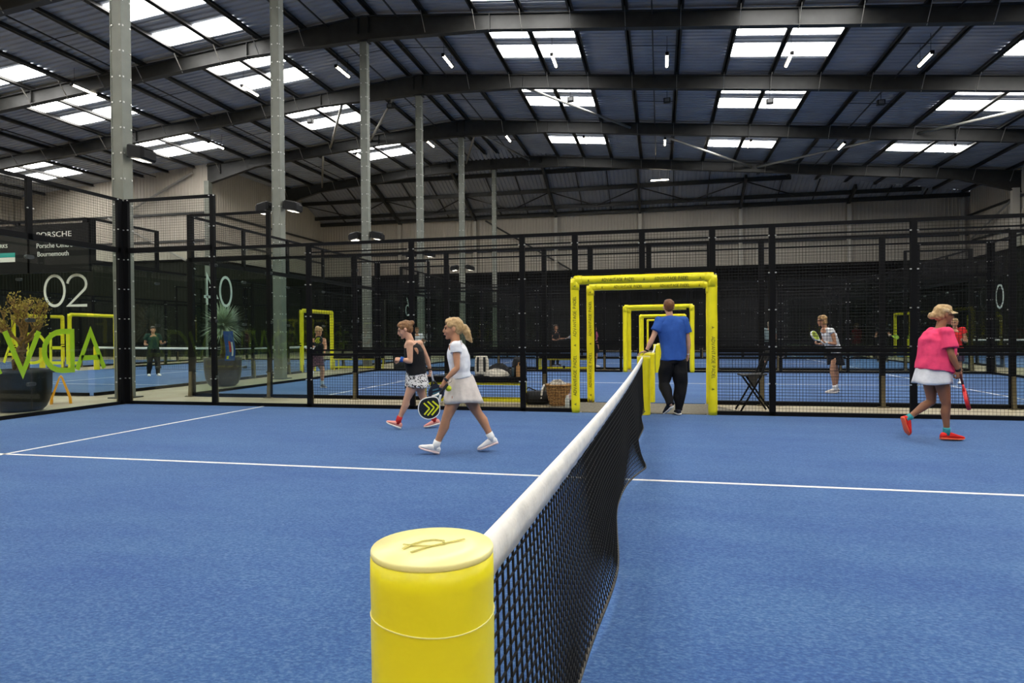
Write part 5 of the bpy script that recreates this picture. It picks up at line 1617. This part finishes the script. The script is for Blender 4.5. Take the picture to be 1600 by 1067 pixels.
FL = (-8.090, 14.050, 0.0145)
def m_plaid():
    m = mat('dark_plaid', (.055, .022, .035), .85)
    nt = m.node_tree; b = nt.nodes['Principled BSDF']
    tc = nt.nodes.new('ShaderNodeTexCoord'); ck = nt.nodes.new('ShaderNodeTexChecker'); ck.inputs['Scale'].default_value = 22
    ck.inputs['Color1'].default_value = (.10, .035, .06, 1); ck.inputs['Color2'].default_value = (.035, .014, .030, 1)
    nt.links.new(tc.outputs['Object'], ck.inputs['Vector']); nt.links.new(ck.outputs[0], b.inputs['Base Color'])
    return m
def knee_wrap(e, J, P, R, f, l, u):
    mb = MB(); a = J['knR'].lerp(J['hipR'], .18); b = J['knR'].lerp(J['anR'], .30)
    mb.tube([a, J['knR'], b], [.070, .066, .064], 14); mb.build('knee_bandage', cloth('white_bandage', (.70, .72, .74)), e, smooth=True)
person(dict(loc=FL, label='blonde woman in black vest and plaid skirt with bandaged knee behind the mesh', k=1.0, skin=M_SKIN, face=(.75, -.55, -.22), lr=.98, ar=1.05, vox=.009, lat=(-.55, -.80, 0) if False else None,
    tw=(.170, .150, .165, .170), td=(.130, .120, .130, .090), hk=1.0, back=(-.7, .5, 0),
    j=dict(head=(0.032, -0.020, 1.412), neck=(-0.008, 0.000, 1.251), chest=(-0.024, 0.000, 1.075), waist=(-0.048, 0.000, 0.882), hip=(-0.056, 0.000, 0.690),
        shR=(-0.160, -0.060, 1.187), shL=(0.136, 0.060, 1.195), elR=(-0.233, -0.080, 0.955), wrR=(-0.088, -0.240, 0.987), elL=(0.185, 0.020, 1.027), wrL=(0.201, -0.140, 0.915),
        hipR=(-0.136, -0.030, 0.642), hipL=(0.032, 0.030, 0.642), knR=(-0.144, -0.100, 0.385), knL=(0.112, 0.000, 0.441), anR=(-0.241, 0.060, 0.152), anL=(0.090, 0.040, 0.104),
        heelR=(-0.281, 0.120, 0.112), toeR=(-0.160, -0.060, 0.000), heelL=(0.048, 0.060, 0.003), toeL=(0.225, -0.120, 0.003)),
    handR=((.8, -.5, .2), (0, 0, 1), .7, 1), handL=((.2, -.4, -.6), (-1, 0, 0), .4, 1),
    top=dict(name='vest', m=M_DARKW, sleeve=0, grow=.012, hem=-.02, neckdrop=.085),
    bottom=dict(type='skirt', m=m_plaid(), wc=(-0.048, 0.000, 0.818), wr=(.165, .150), bc=(-0.056, 0.000, 0.545), br=(.215, .18), pleats=5, amp=.010, seed=5),
    shoe=dict(m=cloth('grey_shoe', (.09, .09, .10)), sole=mat('white_sole', (.80, .74, .72), .6), lace=None, k=1.05), sock=cloth('pale_blue_sock', (.35, .45, .5)), sockh=.08,
    hair=dict(style='bun', m=M_BLONDE, bun=(-.075, 0, .085), br=.05), extra=[knee_wrap]))
racket('black and yellow padel racket in front of the woman with the bandaged knee', wpt(FL, (0.008, -0.330, 1.019)), wdir((.55, -.15, .80)), wdir((-.1, -1, .25)),
       mat('racket_face_black', (.010, .016, .022), .35), M_BLKRIM, M_ACID, k=.86)

def standing(label, loc, rz, top_m, bottom, skin, hair, shoe_m, h=1.70, arm=0, sleeve=.55, legs='trousers', sock=None, rk=None):
    """a simple standing player facing local -y turned by rz; arm=1 right forearm raised forward"""
    k = h / 1.70
    c, s = math.cos(rz), math.sin(rz)
    def q(x, y, z): return (( x * c - y * s) * k, (x * s + y * c) * k, z * k)
    f = q(0, -1, -.03)
    fa = (.28, -.30, 1.12) if arm else (.27, -.05, .84)
    j = dict(head=q(0, -.02, 1.58), neck=q(0, 0, 1.44), chest=q(0, 0, 1.26), waist=q(0, 0, 1.06), hip=q(0, 0, .92), shL=q(.18, 0, 1.40), shR=q(-.18, 0, 1.40),
             elL=q(.25, .02, 1.10), elR=q(-.25, .02, 1.10), wrL=q(*fa), wrR=q(-.26, -.26, 1.05) if arm else q(-.27, -.06, .84), hipL=q(.09, 0, .88), hipR=q(-.09, 0, .88),
             knL=q(.12, -.05, .48), knR=q(-.12, -.04, .48), anL=q(.14, .02, .09), anR=q(-.14, .02, .09), heelL=q(.14, .07, 0), toeL=q(.17, -.20, 0), heelR=q(-.14, .07, 0), toeR=q(-.17, -.20, 0))
    if rk:
        gp = Vector(j['wrL']) + Vector(q(0, -.085, .012))
        racket(rk[0], wpt(loc, gp), wdir(rk[2]), wdir(rk[3]), rk[1], rk[4] if len(rk) > 4 else M_WRIM, None, k=.9)
    hd = q(0, -1, .1) if arm else q(0, -.15, -1)
    return person(dict(loc=loc, label=label, k=k, skin=skin, face=f, back=q(0, 1, 0), vox=.011, j=j, handL=(hd, q(0, 0, 1) if arm else q(-1, 0, 0), .6, -1 if arm else 1), handR=(hd, q(0, 0, 1) if arm else q(1, 0, 0), .6, 1 if arm else -1),
        top=dict(m=top_m, sleeve=sleeve, grow=.018, hem=-.0, hemk=1.05, folds=(.015, (8, 8, 5), 2)),
        bottom=dict(type=legs, m=bottom, len=.75), shoe=dict(m=shoe_m, sole=M_WSOLE, k=1.05), sock=sock, hair=dict(style='short', m=hair)))
standing('man in grey-green T-shirt and dark shorts far off, seen from behind', (4.380, 25.910, 0.0145), 2.7, cloth('sage_shirt', (.26, .34, .33)), M_DARKW, M_SKIN, hairmat('hair_grey_blond', (.45, .36, .24), (.3, .22, .14)), M_WSHOE, 1.72, legs='shorts', sock=M_DARKW)
standing('person in red top half hidden behind the woman in pink', (7.460, 17.480, 0.0145), -.9, cloth('red_top', (.58, .025, .025)), cloth('red_dark_skirt', (.05, .03, .05)), M_SKIN, M_BLONDE, M_WSHOE, 1.62, arm=1, sleeve=.3, legs='shorts', sock=cloth('white_sock', (.8, .79, .77)))
standing('person in white top whose face shows over the shoulder of the woman in black', (-8.860, 22.960, 0.0145), .3, cloth('white_far_top', (.7, .72, .75)), M_DARKW, M_SKIN, M_BROWN, M_WSHOE, 1.60, arm=1, legs='shorts', rk=('pale grey racket raised behind the two walking women', mat('racket_face_grey', (.22, .22, .22), .4), (.5, 0, .85), (.6, -1, .1), M_BLKRIM))
standing('player in black clothes with a pale racket, seen through the mesh left of the gate', (-3.920, 25.830, 0.0145), .8, M_DARKW, M_DARKW, M_SKIN, hairmat('hair_dark', (.03, .02, .015), (.06, .04, .02)), cloth('dark_far_shoe', (.03, .03, .03)), 1.70, arm=1, sleeve=.4, legs='trousers', rk=('pale blue and white racket held by the player left of the gate', mat('racket_face_pale', (.45, .52, .58), .4), (.75, -.1, .25), (.1, -1, .3)))
standing('player in black with a green racket far away at the right by a yellow gate', (9.620, 30.170, 0.0145), -.5, M_DARKW, M_DARKW, M_SKIN, hairmat('hair_dark', (.03, .02, .015), (.06, .04, .02)), cloth('dark_far_shoe', (.03, .03, .03)), 1.72, arm=1, sleeve=.4, legs='trousers', rk=('bright green racket far away beside the yellow gate at the right', mat('racket_face_lime', (.40, .60, .05), .4), (.45, -.1, -.15), (.1, -1, .5), mat('racket_lime_rim', (.4, .6, .05), .4)))
standing('player in pink and black partly hidden behind the left upright of the gate', (-2.260, 24.920, 0.0145), .9, cloth('rose_far_top', (.45, .10, .16)), M_DARKW, M_SKIN2, M_BROWN, M_WSHOE, 1.62, arm=0, legs='shorts')
standing('player in dark green top behind the glass at the left', (-16.320, 17.930, 0.0145), .7, cloth('dark_green_top', (.02, .05, .035)), M_DARKW, M_SKIN, hairmat('hair_dark', (.03, .02, .015), (.06, .04, .02)), M_WSHOE, 1.66, arm=1, legs='trousers')
